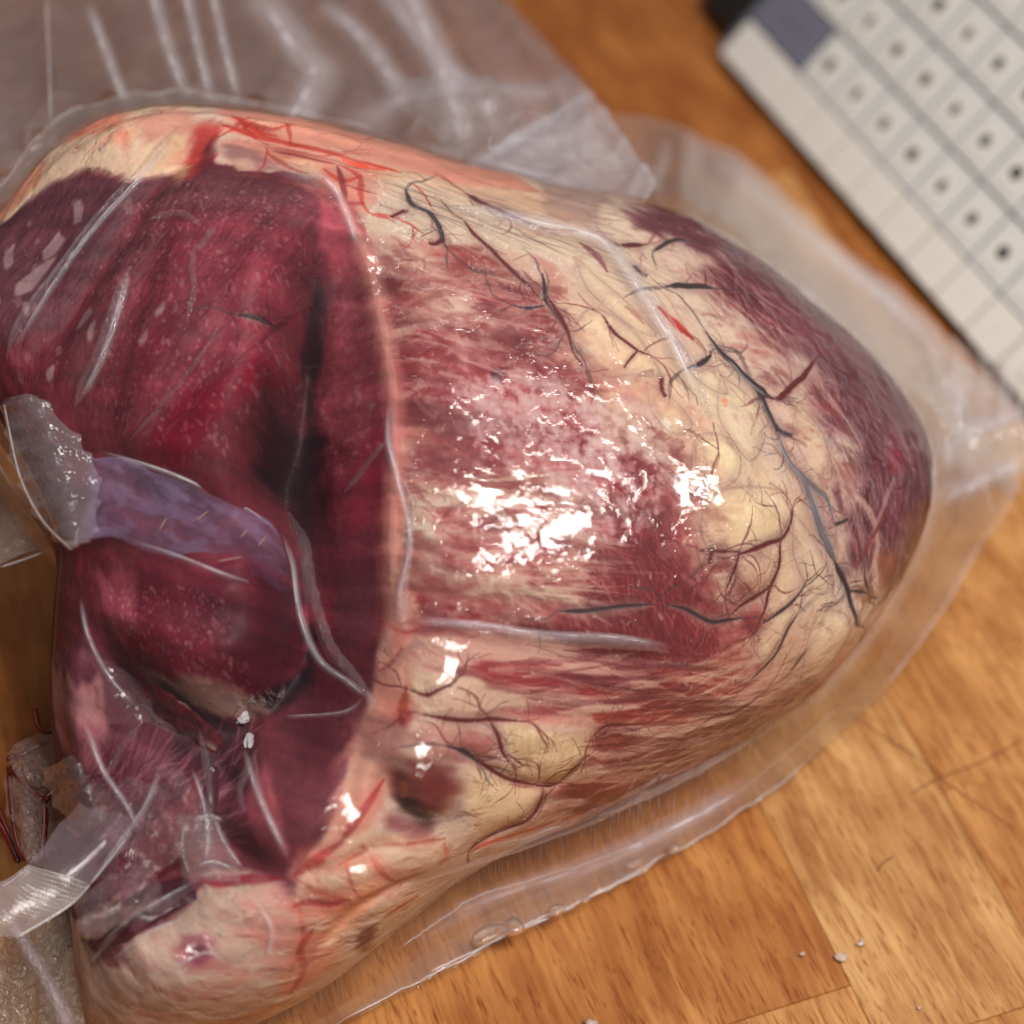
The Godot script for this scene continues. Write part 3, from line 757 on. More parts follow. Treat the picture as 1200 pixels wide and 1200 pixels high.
	fill([974, 1271, 994, 1263, 1002, 1283, 981, 1293], rgb(122, 54, 36), 20.4, 13, 20, 0.7)
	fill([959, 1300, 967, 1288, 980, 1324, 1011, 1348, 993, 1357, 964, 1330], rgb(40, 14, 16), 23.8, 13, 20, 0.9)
	line([968, 1295, 969, 1312], 15, 12, rgb(196, 104, 92), 0.3)
	line([968, 1295, 969, 1312], 5, 4, rgb(190, 100, 62), 0.5)
	fill([954, 1331, 993, 1357, 1001, 1371, 965, 1360, 948, 1344], rgb(126, 58, 66), 17, 13, 10, 0.8)
	fill([1008, 1319, 1031, 1319, 1039, 1357, 1015, 1356], rgb(150, 128, 120), 20.4, 18.2, 0, 0.8)
	fill([1029, 1277, 1065, 1294, 1121, 1328, 1119, 1357, 1080, 1386, 1049, 1399, 1037, 1331], rgb(220, 186, 148), 23.8, 15.6, 20, 0.85, 0.03)
	fill([991, 1235, 1041, 1233, 1062, 1279, 1045, 1281, 1007, 1254], rgb(202, 150, 138), 30.6, 28.6, 20, 0.8)
	fill([1024, 1250, 1051, 1256, 1051, 1272, 1033, 1265], rgb(150, 66, 72), 23.8, 20.8, 30, 0.7)
	fill([1063, 1234, 1114, 1242, 1166, 1251, 1173, 1283, 1119, 1283, 1079, 1270], rgb(222, 192, 152), 20.4, 13, 3, 0.9, 0.03)
	fill([1081, 1284, 1119, 1283, 1161, 1294, 1146, 1317, 1100, 1308], rgb(218, 186, 148), 20.4, 10.4, 6, 0.9, 0.03)
	hairs([1063, 1231, 1170, 1245, 1175, 1289, 1080, 1276], 140, 84, 40, 2.4, rgb(200, 160, 124), 0.5, 6, 10)
	fill([914, 1359, 956, 1356, 1010, 1372, 1022, 1412, 963, 1425, 918, 1436, 899, 1407], rgb(214, 174, 146), 20.4, 15.6, -20, 0.95, 0.03)
	fill([869, 1416, 905, 1385, 924, 1399, 926, 1432, 888, 1442], rgb(206, 160, 136), 17, 13, -30, 0.9, 0.03)
	fill([902, 1420, 936, 1415, 915, 1499, 855, 1601, 820, 1612, 851, 1506], rgb(220, 150, 116), 23.8, 18.2, -45, 0.9, 0.03)
	fill([935, 1457, 993, 1446, 984, 1515, 922, 1531], rgb(216, 180, 150), 17, 13, -30, 0.9, 0.03)
	for s in [[901, 1387, 939, 1369, 982, 1370, 1012, 1375], [858, 1403, 885, 1424, 918, 1436, 963, 1425, 991, 1418], [926, 1366, 941, 1391, 954, 1421], [909, 1385, 914, 1416, 922, 1437], [1010, 1382, 1015, 1408, 1006, 1419], [859, 1438, 857, 1491, 827, 1574], [937, 1390, 946, 1407, 963, 1428]]:
		line(s, 16, 12, rgb(200, 118, 98), 0.35)
		line(s, 4, 3, rgb(165, 66, 50), 0.6, -0.02)
	line([855, 1438, 884, 1435, 910, 1434], 48, 30, rgb(196, 104, 92), 0.3)
	line([855, 1438, 884, 1435, 910, 1434], 26, 18, rgb(186, 90, 80), 0.4)
	line([855, 1438, 869, 1434, 888, 1439, 910, 1434], 8, 5, rgb(140, 24, 30), 0.6, -0.04)
	line([868, 1479, 846, 1540, 823, 1617], 36, 24, rgb(196, 104, 92), 0.3)
	line([868, 1479, 846, 1540, 823, 1617], 24, 16, rgb(196, 110, 92), 0.4)
	line([871, 1474, 852, 1509, 850, 1550, 823, 1617], 6, 4, rgb(150, 36, 30), 0.55, -0.04)
	fill([913, 1498, 933, 1499, 921, 1599, 908, 1573], rgb(90, 30, 36), 13.6, 10.4, 0, 0.9, -0.03)
	line([943, 1493, 963, 1480, 983, 1477], 21, 15, rgb(196, 104, 92), 0.3)
	line([943, 1493, 963, 1480, 983, 1477], 7, 5, rgb(150, 56, 34), 0.8)
	line([1046, 1420, 1103, 1409, 1180, 1402, 1259, 1383], 18, 15, rgb(196, 104, 92), 0.3)
	line([1046, 1420, 1103, 1409, 1180, 1402, 1259, 1383], 6, 5, rgb(176, 58, 48), 0.6)
	# ---- veins' cloudy beds and the finest vessels, too thin to stand out
	for s in [[1381, 958, 1400, 979, 1416, 1003, 1436, 1027, 1458, 1047]]:
		line(s, 11, 9, rgb(150, 146, 148), 0.85)
	for s in [[1128, 838, 1130, 855, 1138, 874, 1156, 893], [1319, 906, 1322, 918, 1317, 933], [1408, 1115, 1432, 1093, 1452, 1082], [1223, 1171, 1256, 1172, 1291, 1177], [1462, 1104, 1459, 1133, 1448, 1157, 1440, 1181, 1427, 1200], [1531, 1130, 1529, 1159, 1514, 1187, 1476, 1208]]:
		line(s, 6, 4, rgb(120, 104, 108), 0.4)
	fill([1293, 899, 1307, 901, 1307, 910, 1295, 908], rgb(140, 110, 112), 9, 6, 0, 0.7)
	fill([1285, 897, 1292, 895, 1291, 906, 1286, 907], rgb(206, 66, 36), 3, 3, 0, 0.9)
	fill([1220, 924, 1227, 921, 1230, 937, 1222, 940], rgb(240, 232, 226), 4, 2, 0, 0.9, 0.05)
	fill([1337, 994, 1345, 990, 1349, 1002, 1339, 1005], rgb(240, 232, 226), 4, 2, 0, 0.9, 0.05)
	line([1234, 790, 1251, 810, 1267, 828], 9, 8, rgb(176, 40, 36), 0.9)
	line([1194, 799, 1203, 809, 1210, 819], 8, 7, rgb(120, 40, 46), 0.85)
	line([1160, 698, 1176, 721, 1183, 746], 8, 5, rgb(110, 48, 60), 0.7)
	line([1197, 884, 1205, 878, 1215, 875], 6, 4, rgb(96, 40, 44), 0.85)
	fill([1198, 883, 1217, 876, 1220, 889, 1205, 894], rgb(190, 120, 106), 9, 9, 20, 0.7)
	line([1311, 654, 1344, 642, 1379, 648, 1405, 662], 9, 7, rgb(96, 44, 58), 0.7)
	fill([1509, 1079, 1551, 1072, 1578, 1085, 1536, 1095], rgb(120, 72, 40), 8, 6, 0, 0.7)
	fill([1049, 885, 1064, 882, 1064, 900, 1050, 899], rgb(52, 14, 30), 6, 5, 0, 0.95, -0.05)
	line([1062, 891, 1063, 918], 6, 4, rgb(130, 20, 30), 0.8)
	for s in [[1109, 994, 1117, 1027, 1142, 1034], [1156, 884, 1146, 921], [1257, 1035, 1252, 1052], [1304, 1083, 1298, 1100]]:
		line(s, 4, 2, rgb(130, 24, 30), 0.5)
	# small branching vessels in the fat
	for s in [[1166, 815, 1190, 846, 1239, 875, 1270, 929], [1318, 1049, 1362, 1097, 1364, 1153], [1378, 968, 1425, 1036, 1502, 1111], [968, 718, 1022, 748, 1075, 777], [1041, 1247, 1102, 1294, 1167, 1300], [1326, 893, 1380, 948, 1419, 999]]:
		var q := resample2(points2(s), 30.0)
		for i in q.size():
			for k in 2:
				var a := rng.randf() * TAU
				var p := PackedVector2Array([q[i] + Vector2(rng.randfn(0, 14), rng.randfn(0, 14))])
				for j in 6:
					a += rng.randfn(0.0, 0.22)
					p.append(p[j] + Vector2(cos(a), sin(a)) * 7.0)
				stroke_points(p, 1.8, 0.8, rgb(150, 70, 64), 0.22, 0.0, 0.3)
	# ---- marbling along the border of fat and muscle
	for s in [[934, 745, 1041, 731, 1128, 794, 1148, 866, 1105, 888, 1038, 825, 949, 843], [1111, 784, 1174, 883, 1241, 950, 1282, 1001, 1269, 1051, 1221, 986, 1154, 921, 1114, 868], [1257, 1035, 1309, 1058, 1362, 1134, 1361, 1174, 1302, 1117], [956, 981, 1102, 977, 1151, 1025, 1138, 1124, 976, 1142], [1267, 685, 1377, 791, 1464, 865, 1478, 1012, 1402, 965, 1358, 854, 1296, 788]]:
		blots(s, 170, 4.0, 15.0, [rgb(212, 176, 160), rgb(196, 140, 128), rgb(220, 194, 174)], 0.28, 0.01)
		blots(s, 170, 3.0, 13.0, [rgb(128, 46, 50), rgb(150, 74, 72), rgb(104, 34, 42)], 0.34, -0.01)
	for s in [[695, 483, 776, 545, 860, 563, 945, 597], [730, 564, 805, 585, 886, 601], [765, 501, 831, 509, 899, 548], [887, 617, 926, 625, 966, 629]]:
		for k in 3:
			var q := resample2(points2(s), 30.0)
			twig(q[rng.randi_range(0, q.size() - 1)], (q[1] - q[0]).angle() + rng.randfn(0.0, 0.3), rng.randf_range(60.0, 130.0), rng.randf_range(2.5, 6.0), rgb(168, 36, 30), 2)
	line([891, 679, 912, 728, 932, 779, 947, 844, 956, 912, 957, 999, 956, 1061, 962, 1126, 954, 1165], 13, 15, rgb(196, 124, 114), 0.55, 0.03)
	line([891, 679, 912, 728, 932, 779, 947, 844, 956, 912, 957, 999, 956, 1061, 962, 1126], 5, 6, rgb(206, 150, 136), 0.5, 0.03)
	blots([515, 1619, 722, 1438, 852, 1426, 925, 1487, 861, 1620, 759, 1725, 511, 1821], 120, 5.0, 16.0, [rgb(206, 178, 160), rgb(190, 130, 120), rgb(214, 192, 172), rgb(160, 84, 84)], 0.34, 0.02)
	blots([889, 1373, 1030, 1375, 1037, 1440, 953, 1493, 875, 1534, 859, 1438], 70, 4.0, 12.0, [rgb(216, 180, 156), rgb(196, 120, 104), rgb(222, 194, 168)], 0.34, 0.03)
	blots([307, 490, 388, 332, 628, 433, 723, 596, 637, 626, 503, 592], 70, 4.0, 14.0, [rgb(226, 196, 168), rgb(206, 140, 122), rgb(214, 176, 150), rgb(180, 70, 62)], 0.34, 0.03)
	# ---- strands of fat through the lower muscle, following its fibres
	strands([983, 1141, 1106, 1145, 1261, 1164, 1374, 1196, 1364, 1285, 1245, 1360, 1146, 1305, 1164, 1243, 1039, 1193, 983, 1175], 150, 3.0, 90, 5.0, rgb(206, 166, 148), 0.5)
	strands([1165, 1183, 1383, 1164, 1508, 1167, 1518, 1224, 1411, 1277, 1306, 1352, 1197, 1347, 1164, 1243], 130, -16.0, 110, 4.5, rgb(200, 160, 140), 0.5)
	strands([1039, 1142, 1199, 1156, 1345, 1195, 1333, 1266, 1238, 1349, 1160, 1276, 1075, 1202], 110, -2.0, 80, 4.0, rgb(96, 30, 36), 0.5)
	strands([964, 998, 1085, 995, 1151, 1033, 1137, 1107, 990, 1111], 60, 4.0, 70, 4.0, rgb(212, 184, 164), 0.4)
	strands([935, 755, 1040, 744, 1125, 827, 1103, 925, 957, 901], 70, 14.0, 46, 5.0, rgb(206, 168, 154), 0.4)
	strands([1280, 643, 1394, 745, 1465, 841, 1474, 994, 1390, 930, 1320, 828, 1270, 757], 90, 52.0, 70, 4.0, rgb(208, 180, 164), 0.4)
	# ---- the plumpest lobes of fat, each with its own outline
	for s in [[1252, 949, 1258, 938, 1287, 939, 1301, 956, 1297, 979, 1277, 995, 1256, 992, 1246, 972], [1258, 1010, 1282, 995, 1345, 985, 1370, 997, 1363, 1024, 1335, 1047, 1300, 1057, 1269, 1055, 1255, 1035], [1297, 1063, 1324, 1057, 1355, 1064, 1347, 1091, 1321, 1105, 1296, 1092], [1131, 839, 1153, 806, 1179, 815, 1211, 852, 1221, 878, 1191, 880, 1167, 885, 1148, 871],
		[1207, 887, 1236, 904, 1252, 930, 1231, 939, 1211, 917], [1444, 1108, 1492, 1109, 1531, 1139, 1529, 1186, 1485, 1204, 1446, 1153], [1374, 1008, 1421, 1037, 1458, 1082, 1422, 1086, 1383, 1050], [1294, 865, 1326, 893, 1338, 929, 1315, 961, 1288, 935, 1280, 905], [1245, 829, 1265, 862, 1291, 859, 1294, 890, 1272, 883, 1250, 859], [1148, 726, 1193, 789, 1222, 830, 1196, 828, 1157, 779], [1368, 1115, 1400, 1106, 1395, 1145, 1376, 1169, 1356, 1142], [1395, 879, 1421, 910, 1434, 961, 1401, 956, 1380, 917], [1155, 913, 1193, 935, 1222, 968, 1196, 962, 1164, 938]]:
		fill(s, rgb(231, 205, 168), 34, 22, 45, 0.5, 0.24, 0.04)
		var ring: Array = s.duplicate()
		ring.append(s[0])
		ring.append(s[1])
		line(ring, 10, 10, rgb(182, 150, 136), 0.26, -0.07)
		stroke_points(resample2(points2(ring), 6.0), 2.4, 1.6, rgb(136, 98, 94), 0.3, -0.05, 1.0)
	# ---- twigs off every vessel
	for v in veins:
		var q := resample2(points2(v[0]), 7.0)
		if q.size() < 5: continue
		var m := q.size() - 1
		var shade := [rgb(74, 56, 60), rgb(104, 36, 42), rgb(116, 106, 112)][v[3]] as Color
		twig(q[m], (q[m] - q[m - 2]).angle(), rng.randf_range(40.0, 80.0), 1.0 + v[2] * 2.2, shade, 2)
		twig(q[m], (q[m] - q[m - 2]).angle() + rng.randfn(0.0, 0.6), rng.randf_range(24.0, 50.0), 0.8 + v[2] * 1.5, shade, 1)
		twig(q[0], (q[0] - q[2]).angle(), rng.randf_range(40.0, 80.0), 1.0 + v[1] * 2.2, shade, 2)
		for k in int(q.size() * 0.3):
			var i := rng.randi_range(1, q.size() - 2)
			var d := (q[i + 1] - q[i - 1]).angle() + (1.0 if rng.randf() < 0.5 else -1.0) * rng.randf_range(0.25, 0.8)
			twig(q[i], d, rng.randf_range(16.0, 56.0), rng.randf_range(1.4, 2.6), rgb(96, 46, 50) if rng.randf() < 0.6 else rgb(120, 96, 98), 2)
	# ---- frost and trapped air between flesh and film
	hairs([1004, 895, 1087, 908, 1155, 912, 1188, 953, 1168, 1040, 1100, 1036, 1036, 998, 996, 947], 120, 20, 14, 5.0, rgb(214, 182, 178), 0.4, 60, 60, 0.012)
	specks([1103, 916, 1208, 907, 1239, 985, 1186, 1055, 1117, 1043, 1093, 977], 520, 1.5, 9, rgb(214, 180, 176), 0.5, 0.025)
	specks([1020, 894, 1122, 887, 1154, 939, 1036, 964], 260, 1.5, 8, rgb(214, 180, 178), 0.45, 0.02)
	fill([1103, 968, 1153, 956, 1170, 990, 1142, 1009, 1109, 1002], rgb(206, 168, 166), 18, 36, 60, 0.35, 0.02, 0.15, 0.8)
	fill([1117, 1019, 1155, 1012, 1161, 1041, 1143, 1058, 1125, 1043], rgb(190, 142, 142), 12, 18, 40, 0.35, 0.02, 0.15, 0.8)
	fill([1154, 921, 1208, 916, 1232, 959, 1204, 987, 1179, 954], rgb(214, 186, 170), 20, 36, 50, 0.3, 0.02, 0.15, 0.8)
	fill([1004, 905, 1062, 899, 1078, 926, 1036, 946, 1008, 933], rgb(200, 160, 162), 26, 44, 30, 0.3, 0.02, 0.15, 0.8)
	for s in [[516, 696, 538, 675, 552, 691, 539, 712, 525, 713], [488, 740, 530, 712, 547, 712, 515, 760, 489, 757], [446, 690, 455, 664, 470, 705, 460, 715], [556, 640, 570, 641, 576, 673, 565, 672], [501, 768, 516, 767, 516, 787, 507, 788], [605, 788, 615, 804, 592, 819, 586, 814], [616, 822, 623, 819, 620, 838, 615, 837], [702, 823, 715, 812, 714, 824, 705, 831], [739, 817, 746, 813, 749, 823, 742, 828], [685, 853, 698, 837, 697, 852, 689, 858], [546, 855, 563, 853, 558, 872, 542, 870]]:
		fill(s, rgb(166, 140, 142), 6, 6, -60, 0.7, 0.03)
	hairs([642, 649, 856, 681, 872, 953, 719, 992, 623, 905], 60, -55, 12, 1.6, rgb(190, 156, 156), 0.2, 20, 20, 0.0)
	specks([245, 388, 695, 632, 666, 779, 549, 894, 418, 864], 260, 1.5, 8, rgb(150, 122, 126), 0.5, 0.02)
	specks([790, 1220, 847, 1202, 839, 1217, 792, 1235], 130, 1.2, 5, rgb(190, 178, 180), 0.45, 0.02)
	specks([935, 755, 1643, 416, 1512, 1089, 1211, 1351, 959, 1278], 900, 0.8, 3, rgb(220, 200, 190), 0.35, 0.03)
	specks([1183, 1277, 1368, 1271, 1443, 1331, 1278, 1362], 260, 1.2, 5, rgb(170, 120, 116), 0.6, 0.05)
	# ---- lobules raised in the fat, fibres in the muscle
	var cells := FastNoiseLite.new()
	cells.seed = 8
	cells.noise_type = FastNoiseLite.TYPE_CELLULAR
	cells.cellular_return_type = FastNoiseLite.RETURN_DISTANCE2_SUB
	cells.frequency = 0.017
	cells.domain_warp_enabled = true
	cells.domain_warp_amplitude = 26.0
	cells.domain_warp_frequency = 0.02
	var cell := cells.get_image(SHEET, SHEET).get_data()
	for y in SHEET:
		for x in SHEET:
			var i := y * SHEET + x
			var f := clampf((cg[i] - 0.46) * 6.0, 0.0, 1.0)
			var v := cell[i] / 255.0
			var w: float = nz[((y >> 1) & 1023) * 1024 + ((x >> 1) & 1023)]
			if f > 0.0:
				var part_of := f * clampf(0.55 + w * 1.6, 0.0, 1.0)
				var lobe := clampf(v * 2.2, 0.0, 1.0)
				lobe = lobe * (2.0 - lobe)
				ch[i] += part_of * (lobe - 0.6) * 0.42
				var seam := part_of * clampf(1.0 - v * 5.0, 0.0, 1.0)
				cr[i] *= 1.0 - 0.07 * seam
				cg[i] *= 1.0 - 0.15 * seam
				cb[i] *= 1.0 - 0.13 * seam
				cg[i] *= 1.0 + 0.02 * part_of * lobe
			if f < 1.0:
				var u := x * 0.97 + y * 0.2
				var s: float = nz[((int(u * 0.3) & 1023) << 10) | (int((y * 0.97 - x * 0.2) * 2.4) & 1023)]
				ch[i] += (1.0 - f) * s * 0.05
				var g := 1.0 + (1.0 - f) * s * 0.22
				cr[i] *= g
				cg[i] *= g
				cb[i] *= g

func strands(s: Array, count: int, deg: float, length: float, w: float, c: Color, alpha: float) -> void:
	# broad soft fibres that taper at both ends
	var p := points2(s)
	var lo := p[0]
	var hi := p[0]
	for q in p:
		lo = lo.min(q)
		hi = hi.max(q)
	for k in count:
		var q := Vector2(rng.randf_range(lo.x, hi.x), rng.randf_range(lo.y, hi.y))
		if not inside(p, q): continue
		var a := deg_to_rad(deg + rng.randfn(0.0, 6.0))
		var l := length * rng.randf_range(0.5, 1.7)
		var pts := PackedVector2Array()
		var bend := rng.randfn(0.0, 0.006)
		for i in maxi(6, int(l / 6.0)):
			pts.append(q)
			a += bend
			q += Vector2(cos(a), sin(a)) * 6.0
		var ww := w * rng.randf_range(0.5, 1.5)
		stroke_points(pts, ww, ww * 0.7, c, alpha * rng.randf_range(0.4, 1.0), 0.02 if c.g > 0.4 else -0.02, 0.7)

func twig(at: Vector2, a: float, l: float, w: float, c: Color, depth: int) -> void:
	var pts := PackedVector2Array([at])
	var n := maxi(5, int(l / 5.0))
	var turn := rng.randfn(0.0, 0.05)
	for i in n:
		a += turn + rng.randfn(0.0, 0.24)
		pts.append(pts[i] + Vector2(cos(a), sin(a)) * 5.0)
	stroke_points(pts, w, w * 0.35, c, 0.55, -0.01, 0.6)
	if depth > 0 and rng.randf() < 0.75:
		var k := rng.randi_range(2, n - 2)
		twig(pts[k], a + (1.0 if rng.randf() < 0.5 else -1.0) * rng.randf_range(0.4, 1.0), l * 0.55, w * 0.7, c, depth - 1)

func blots(s: Array, count: int, r0: float, r1: float, colors: Array, alpha: float, height: float) -> void:
	# soft ragged patches, each a few overlapping dabs
	var p := points2(s)
	var lo := p[0]
	var hi := p[0]
	for q in p:
		lo = lo.min(q)
		hi = hi.max(q)
	for k in count:
		var q := Vector2(rng.randf_range(lo.x, hi.x), rng.randf_range(lo.y, hi.y))
		if not inside(p, q): continue
		var r := lerpf(r0, r1, pow(rng.randf(), 2.0))
		var a := rng.randf_range(-0.4, 0.9)
		var c: Color = colors[rng.randi() % colors.size()]
		for j in 5:
			var e := Vector2(r * rng.randf_range(0.6, 2.2), 0).rotated(a + rng.randfn(0.0, 0.3))
			var o := q + Vector2(rng.randfn(0.0, r), rng.randfn(0.0, r * 0.7))
			stroke_points(PackedVector2Array([o - e, o - e * 0.3, o + e * 0.4, o + e]), r * rng.randf_range(0.3, 0.9), r * 0.3, c, alpha * rng.randf_range(0.2, 0.8), height, 0.8)

func texture_of(bytes: PackedByteArray, w: int, h: int, format: int) -> ImageTexture:
	return ImageTexture.create_from_image(Image.create_from_data(w, h, false, format, bytes))

# course on the sheet, half widths at its ends, and whether dark, wine red or grey
var veins := [
	[[961, 645, 968, 671, 985, 680, 995, 696, 1001, 714, 1002, 726, 1006, 737], 1.0, 0.9, 0], [[1002, 726, 995, 735, 988, 736], 0.7, 0.4, 1], [[962, 685, 954, 691, 947, 697], 0.7, 0.4, 1],
	[[1027, 689, 1038, 708, 1053, 729, 1069, 750, 1083, 769, 1094, 781, 1097, 789], 0.6, 0.9, 1], [[1032, 625, 1047, 643, 1068, 658, 1089, 669, 1110, 676], 1.4, 0.6, 1],
	[[1108, 761, 1109, 779, 1108, 799, 1115, 813, 1125, 834], 0.7, 0.8, 0], [[1105, 807, 1088, 811, 1075, 808], 0.7, 0.4, 0], [[1110, 792, 1120, 816, 1128, 838, 1132, 857], 0.8, 0.6, 1],
	[[1166, 815, 1174, 832, 1190, 846, 1199, 853, 1211, 855], 0.6, 0.5, 1], [[1199, 853, 1188, 866, 1183, 874], 0.5, 0.3, 1], [[1201, 692, 1209, 698, 1227, 691, 1245, 681], 1.5, 1.2, 1],
	[[1249, 695, 1272, 673, 1294, 658, 1311, 654], 0.8, 1.2, 0], [[1249, 757, 1272, 749, 1301, 742, 1318, 742], 1.5, 1.3, 0], [[1310, 713, 1309, 725, 1304, 738], 0.4, 0.4, 1],
	[[1286, 813, 1297, 830, 1315, 843, 1328, 858, 1344, 872, 1359, 881], 0.9, 2.1, 0], [[1341, 872, 1343, 887, 1349, 895, 1357, 910, 1364, 926], 2.0, 0.9, 0], [[1360, 919, 1374, 948, 1389, 962, 1402, 981, 1416, 1003, 1436, 1027, 1463, 1051], 0.8, 1.3, 2], [[1356, 881, 1369, 879, 1388, 862, 1409, 845, 1429, 825, 1442, 811], 1.2, 0.9, 1],
	[[1360, 912, 1366, 918, 1379, 921], 0.6, 0.5, 0], [[1255, 864, 1268, 858, 1285, 844, 1287, 837], 1.1, 0.7, 0], [[1217, 733, 1221, 743, 1227, 747], 0.8, 0.4, 0],
	[[1376, 954, 1389, 962, 1406, 974, 1428, 985, 1436, 998, 1445, 1011], 0.8, 0.6, 2], [[1445, 1010, 1455, 1007, 1466, 1002], 0.5, 0.3, 0],
	[[1460, 1049, 1479, 1064, 1499, 1082, 1514, 1102, 1533, 1118, 1561, 1125], 1.3, 1.0, 0], [[1498, 1081, 1531, 1081, 1549, 1084], 0.8, 0.8, 0], [[1549, 1084, 1528, 1067, 1517, 1050], 1.0, 0.6, 0], [[1646, 1069, 1624, 1083, 1606, 1095], 0.8, 0.8, 0], [[1613, 1131, 1615, 1139, 1613, 1148], 1.0, 0.8, 0],
	[[1299, 1058, 1320, 1050, 1339, 1042, 1358, 1036, 1369, 1022, 1373, 1003], 0.7, 0.5, 1], [[1358, 1036, 1359, 1055, 1360, 1066, 1353, 1085, 1353, 1103, 1351, 1122], 0.7, 0.6, 1], [[1351, 1087, 1332, 1098, 1317, 1108, 1310, 1117], 0.6, 0.6, 1],
	[[1260, 1055, 1273, 1055, 1300, 1055], 0.4, 0.4, 1], [[1300, 1055, 1299, 1067, 1297, 1084, 1296, 1090], 0.5, 0.5, 1], [[1271, 1055, 1270, 1067], 0.4, 0.3, 1],
	[[1235, 1110, 1254, 1113, 1272, 1120, 1289, 1125, 1307, 1122, 1326, 1120], 0.5, 0.4, 0], [[1357, 1124, 1377, 1112, 1396, 1098, 1411, 1081], 0.4, 0.6, 0], [[1408, 1115, 1398, 1136, 1394, 1160, 1379, 1181, 1372, 1190], 0.6, 0.4, 0],
	[[1448, 1157, 1444, 1170, 1440, 1181], 0.8, 0.6, 0], [[1329, 1249, 1344, 1240, 1375, 1236, 1403, 1214], 0.4, 0.4, 1], [[1228, 983, 1238, 995, 1249, 1002, 1256, 1001, 1262, 991], 0.5, 0.4, 1],
	[[1223, 881, 1222, 891, 1226, 900], 0.5, 0.4, 1], [[1116, 1120, 1139, 1119, 1160, 1116, 1180, 1113, 1213, 1110], 0.6, 0.4, 0], [[1148, 1316, 1155, 1299, 1163, 1288, 1172, 1279], 0.9, 0.5, 1],
	[[1118, 1320, 1136, 1321, 1149, 1320], 1.3, 1.1, 1], [[1126, 1330, 1126, 1357, 1111, 1381, 1082, 1394, 1055, 1403, 1045, 1418], 0.9, 0.6, 1], [[1026, 1263, 1047, 1280, 1078, 1304, 1116, 1319], 0.6, 0.7, 1],
	[[1051, 1229, 1062, 1249, 1068, 1268, 1077, 1281], 0.7, 0.5, 1], [[1173, 1254, 1185, 1243, 1204, 1243, 1236, 1244], 0.5, 0.3, 1], [[976, 1200, 990, 1205, 1002, 1198, 1012, 1195], 0.6, 0.4, 1], [[987, 1224, 1015, 1229, 1037, 1231, 1052, 1230, 1081, 1233], 0.5, 0.8, 1],
	[[1010, 1257, 1028, 1265, 1045, 1281], 0.8, 0.6, 0], [[797, 835, 815, 838, 827, 837], 0.6, 0.4, 0]]

var film_skin: ImageTexture

func build_heart() -> Node3D:
	paint_heart()
	for v in veins:
		line(v[0], 6.0 + v[1] * 9.0, 5.0 + v[2] * 8.0, rgb(158, 124, 116), 0.35, -0.10)
		line(v[0], 2.6 + v[1] * 3.0, 2.0 + v[2] * 2.6, [rgb(92, 72, 76), rgb(128, 62, 62), rgb(140, 132, 136)][v[3]], 0.55, -0.05)
		line(v[0], 1.4 + v[1] * 2.2, 1.0 + v[2] * 1.9, [rgb(50, 36, 42), rgb(88, 22, 30), rgb(112, 104, 110)][v[3]], 0.85, -0.04)
	var count := SHEET * SHEET
	var bytes := PackedByteArray()
	bytes.resize(count * 3)
	var tall := PackedByteArray()
	tall.resize(count)
	for i in count:
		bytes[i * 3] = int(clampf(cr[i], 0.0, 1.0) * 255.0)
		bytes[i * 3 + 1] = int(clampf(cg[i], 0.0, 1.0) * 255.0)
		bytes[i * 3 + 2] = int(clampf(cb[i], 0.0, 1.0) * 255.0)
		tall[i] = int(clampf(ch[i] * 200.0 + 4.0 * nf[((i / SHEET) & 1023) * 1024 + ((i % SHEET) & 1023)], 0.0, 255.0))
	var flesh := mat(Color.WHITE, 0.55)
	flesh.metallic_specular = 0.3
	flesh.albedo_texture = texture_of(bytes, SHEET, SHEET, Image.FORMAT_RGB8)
	flesh.heightmap_enabled = true
	flesh.heightmap_texture = texture_of(tall, SHEET, SHEET, Image.FORMAT_L8)
	flesh.heightmap_scale = 0.22
	flesh.texture_repeat = false
	var cling := tall.duplicate()
	for y in SHEET:
		for x in SHEET:
			var i := y * SHEET + x
			var k := ((y >> 1) & 1023) * 1024 + ((x >> 1) & 1023)
			cling[i] = int(clampf(tall[i] * 0.28 + 76.0 + 40.0 * nz[k] + 70.0 * pow(maxf(1.0 - absf(nz[(k * 2 + 7000) & 1048575]) * 2.0, 0.0), 6.0), 0.0, 255.0))
	film_skin = texture_of(cling, SHEET, SHEET, Image.FORMAT_L8)
	var heart := thing("animal_heart", "large raw animal heart, dark red muscle marbled with cream fat, sealed in clear film", "heart")
	var cols := 721
	var rows := 400
	var pos := PackedVector3Array()
	var uv := PackedVector2Array()
	for r in rows:
		var a := 2.75 * r / (rows - 1)
		for c in cols:
			var phi := -PI + TAU * (c % (cols - 1)) / (cols - 1)
			pos.append(on_solid(phi, a, Vector3.ZERO, relief))
			uv.append(sheet_uv(phi, a))
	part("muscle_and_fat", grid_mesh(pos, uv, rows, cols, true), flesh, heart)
	var dark := mat(rgb(52, 38, 42), 0.4)
	var wine := mat(rgb(92, 22, 28), 0.4)
	var grey := mat(rgb(112, 104, 110), 0.4)
	for v in veins:
		if maxf(v[1], v[2]) < 0.85: continue
		var p := resample2(points2(v[0]), 6.0)
		var path := PackedVector3Array()
		for i in p.size():
			var q: Vector2 = p[i]
			q += Vector2(nz[(i * 37 + int(q.x)) & 1048575], nz[(i * 53 + int(q.y) * 7) & 1048575]) * 2.0
			path.append(from_sheet(q.x, q.y, -0.22))
		part("vein", tube(path, v[1] * 0.00078, v[2] * 0.0007, 8, 0.6, true, 0.4), [dark, wine, grey][v[3]], heart)
	return heart

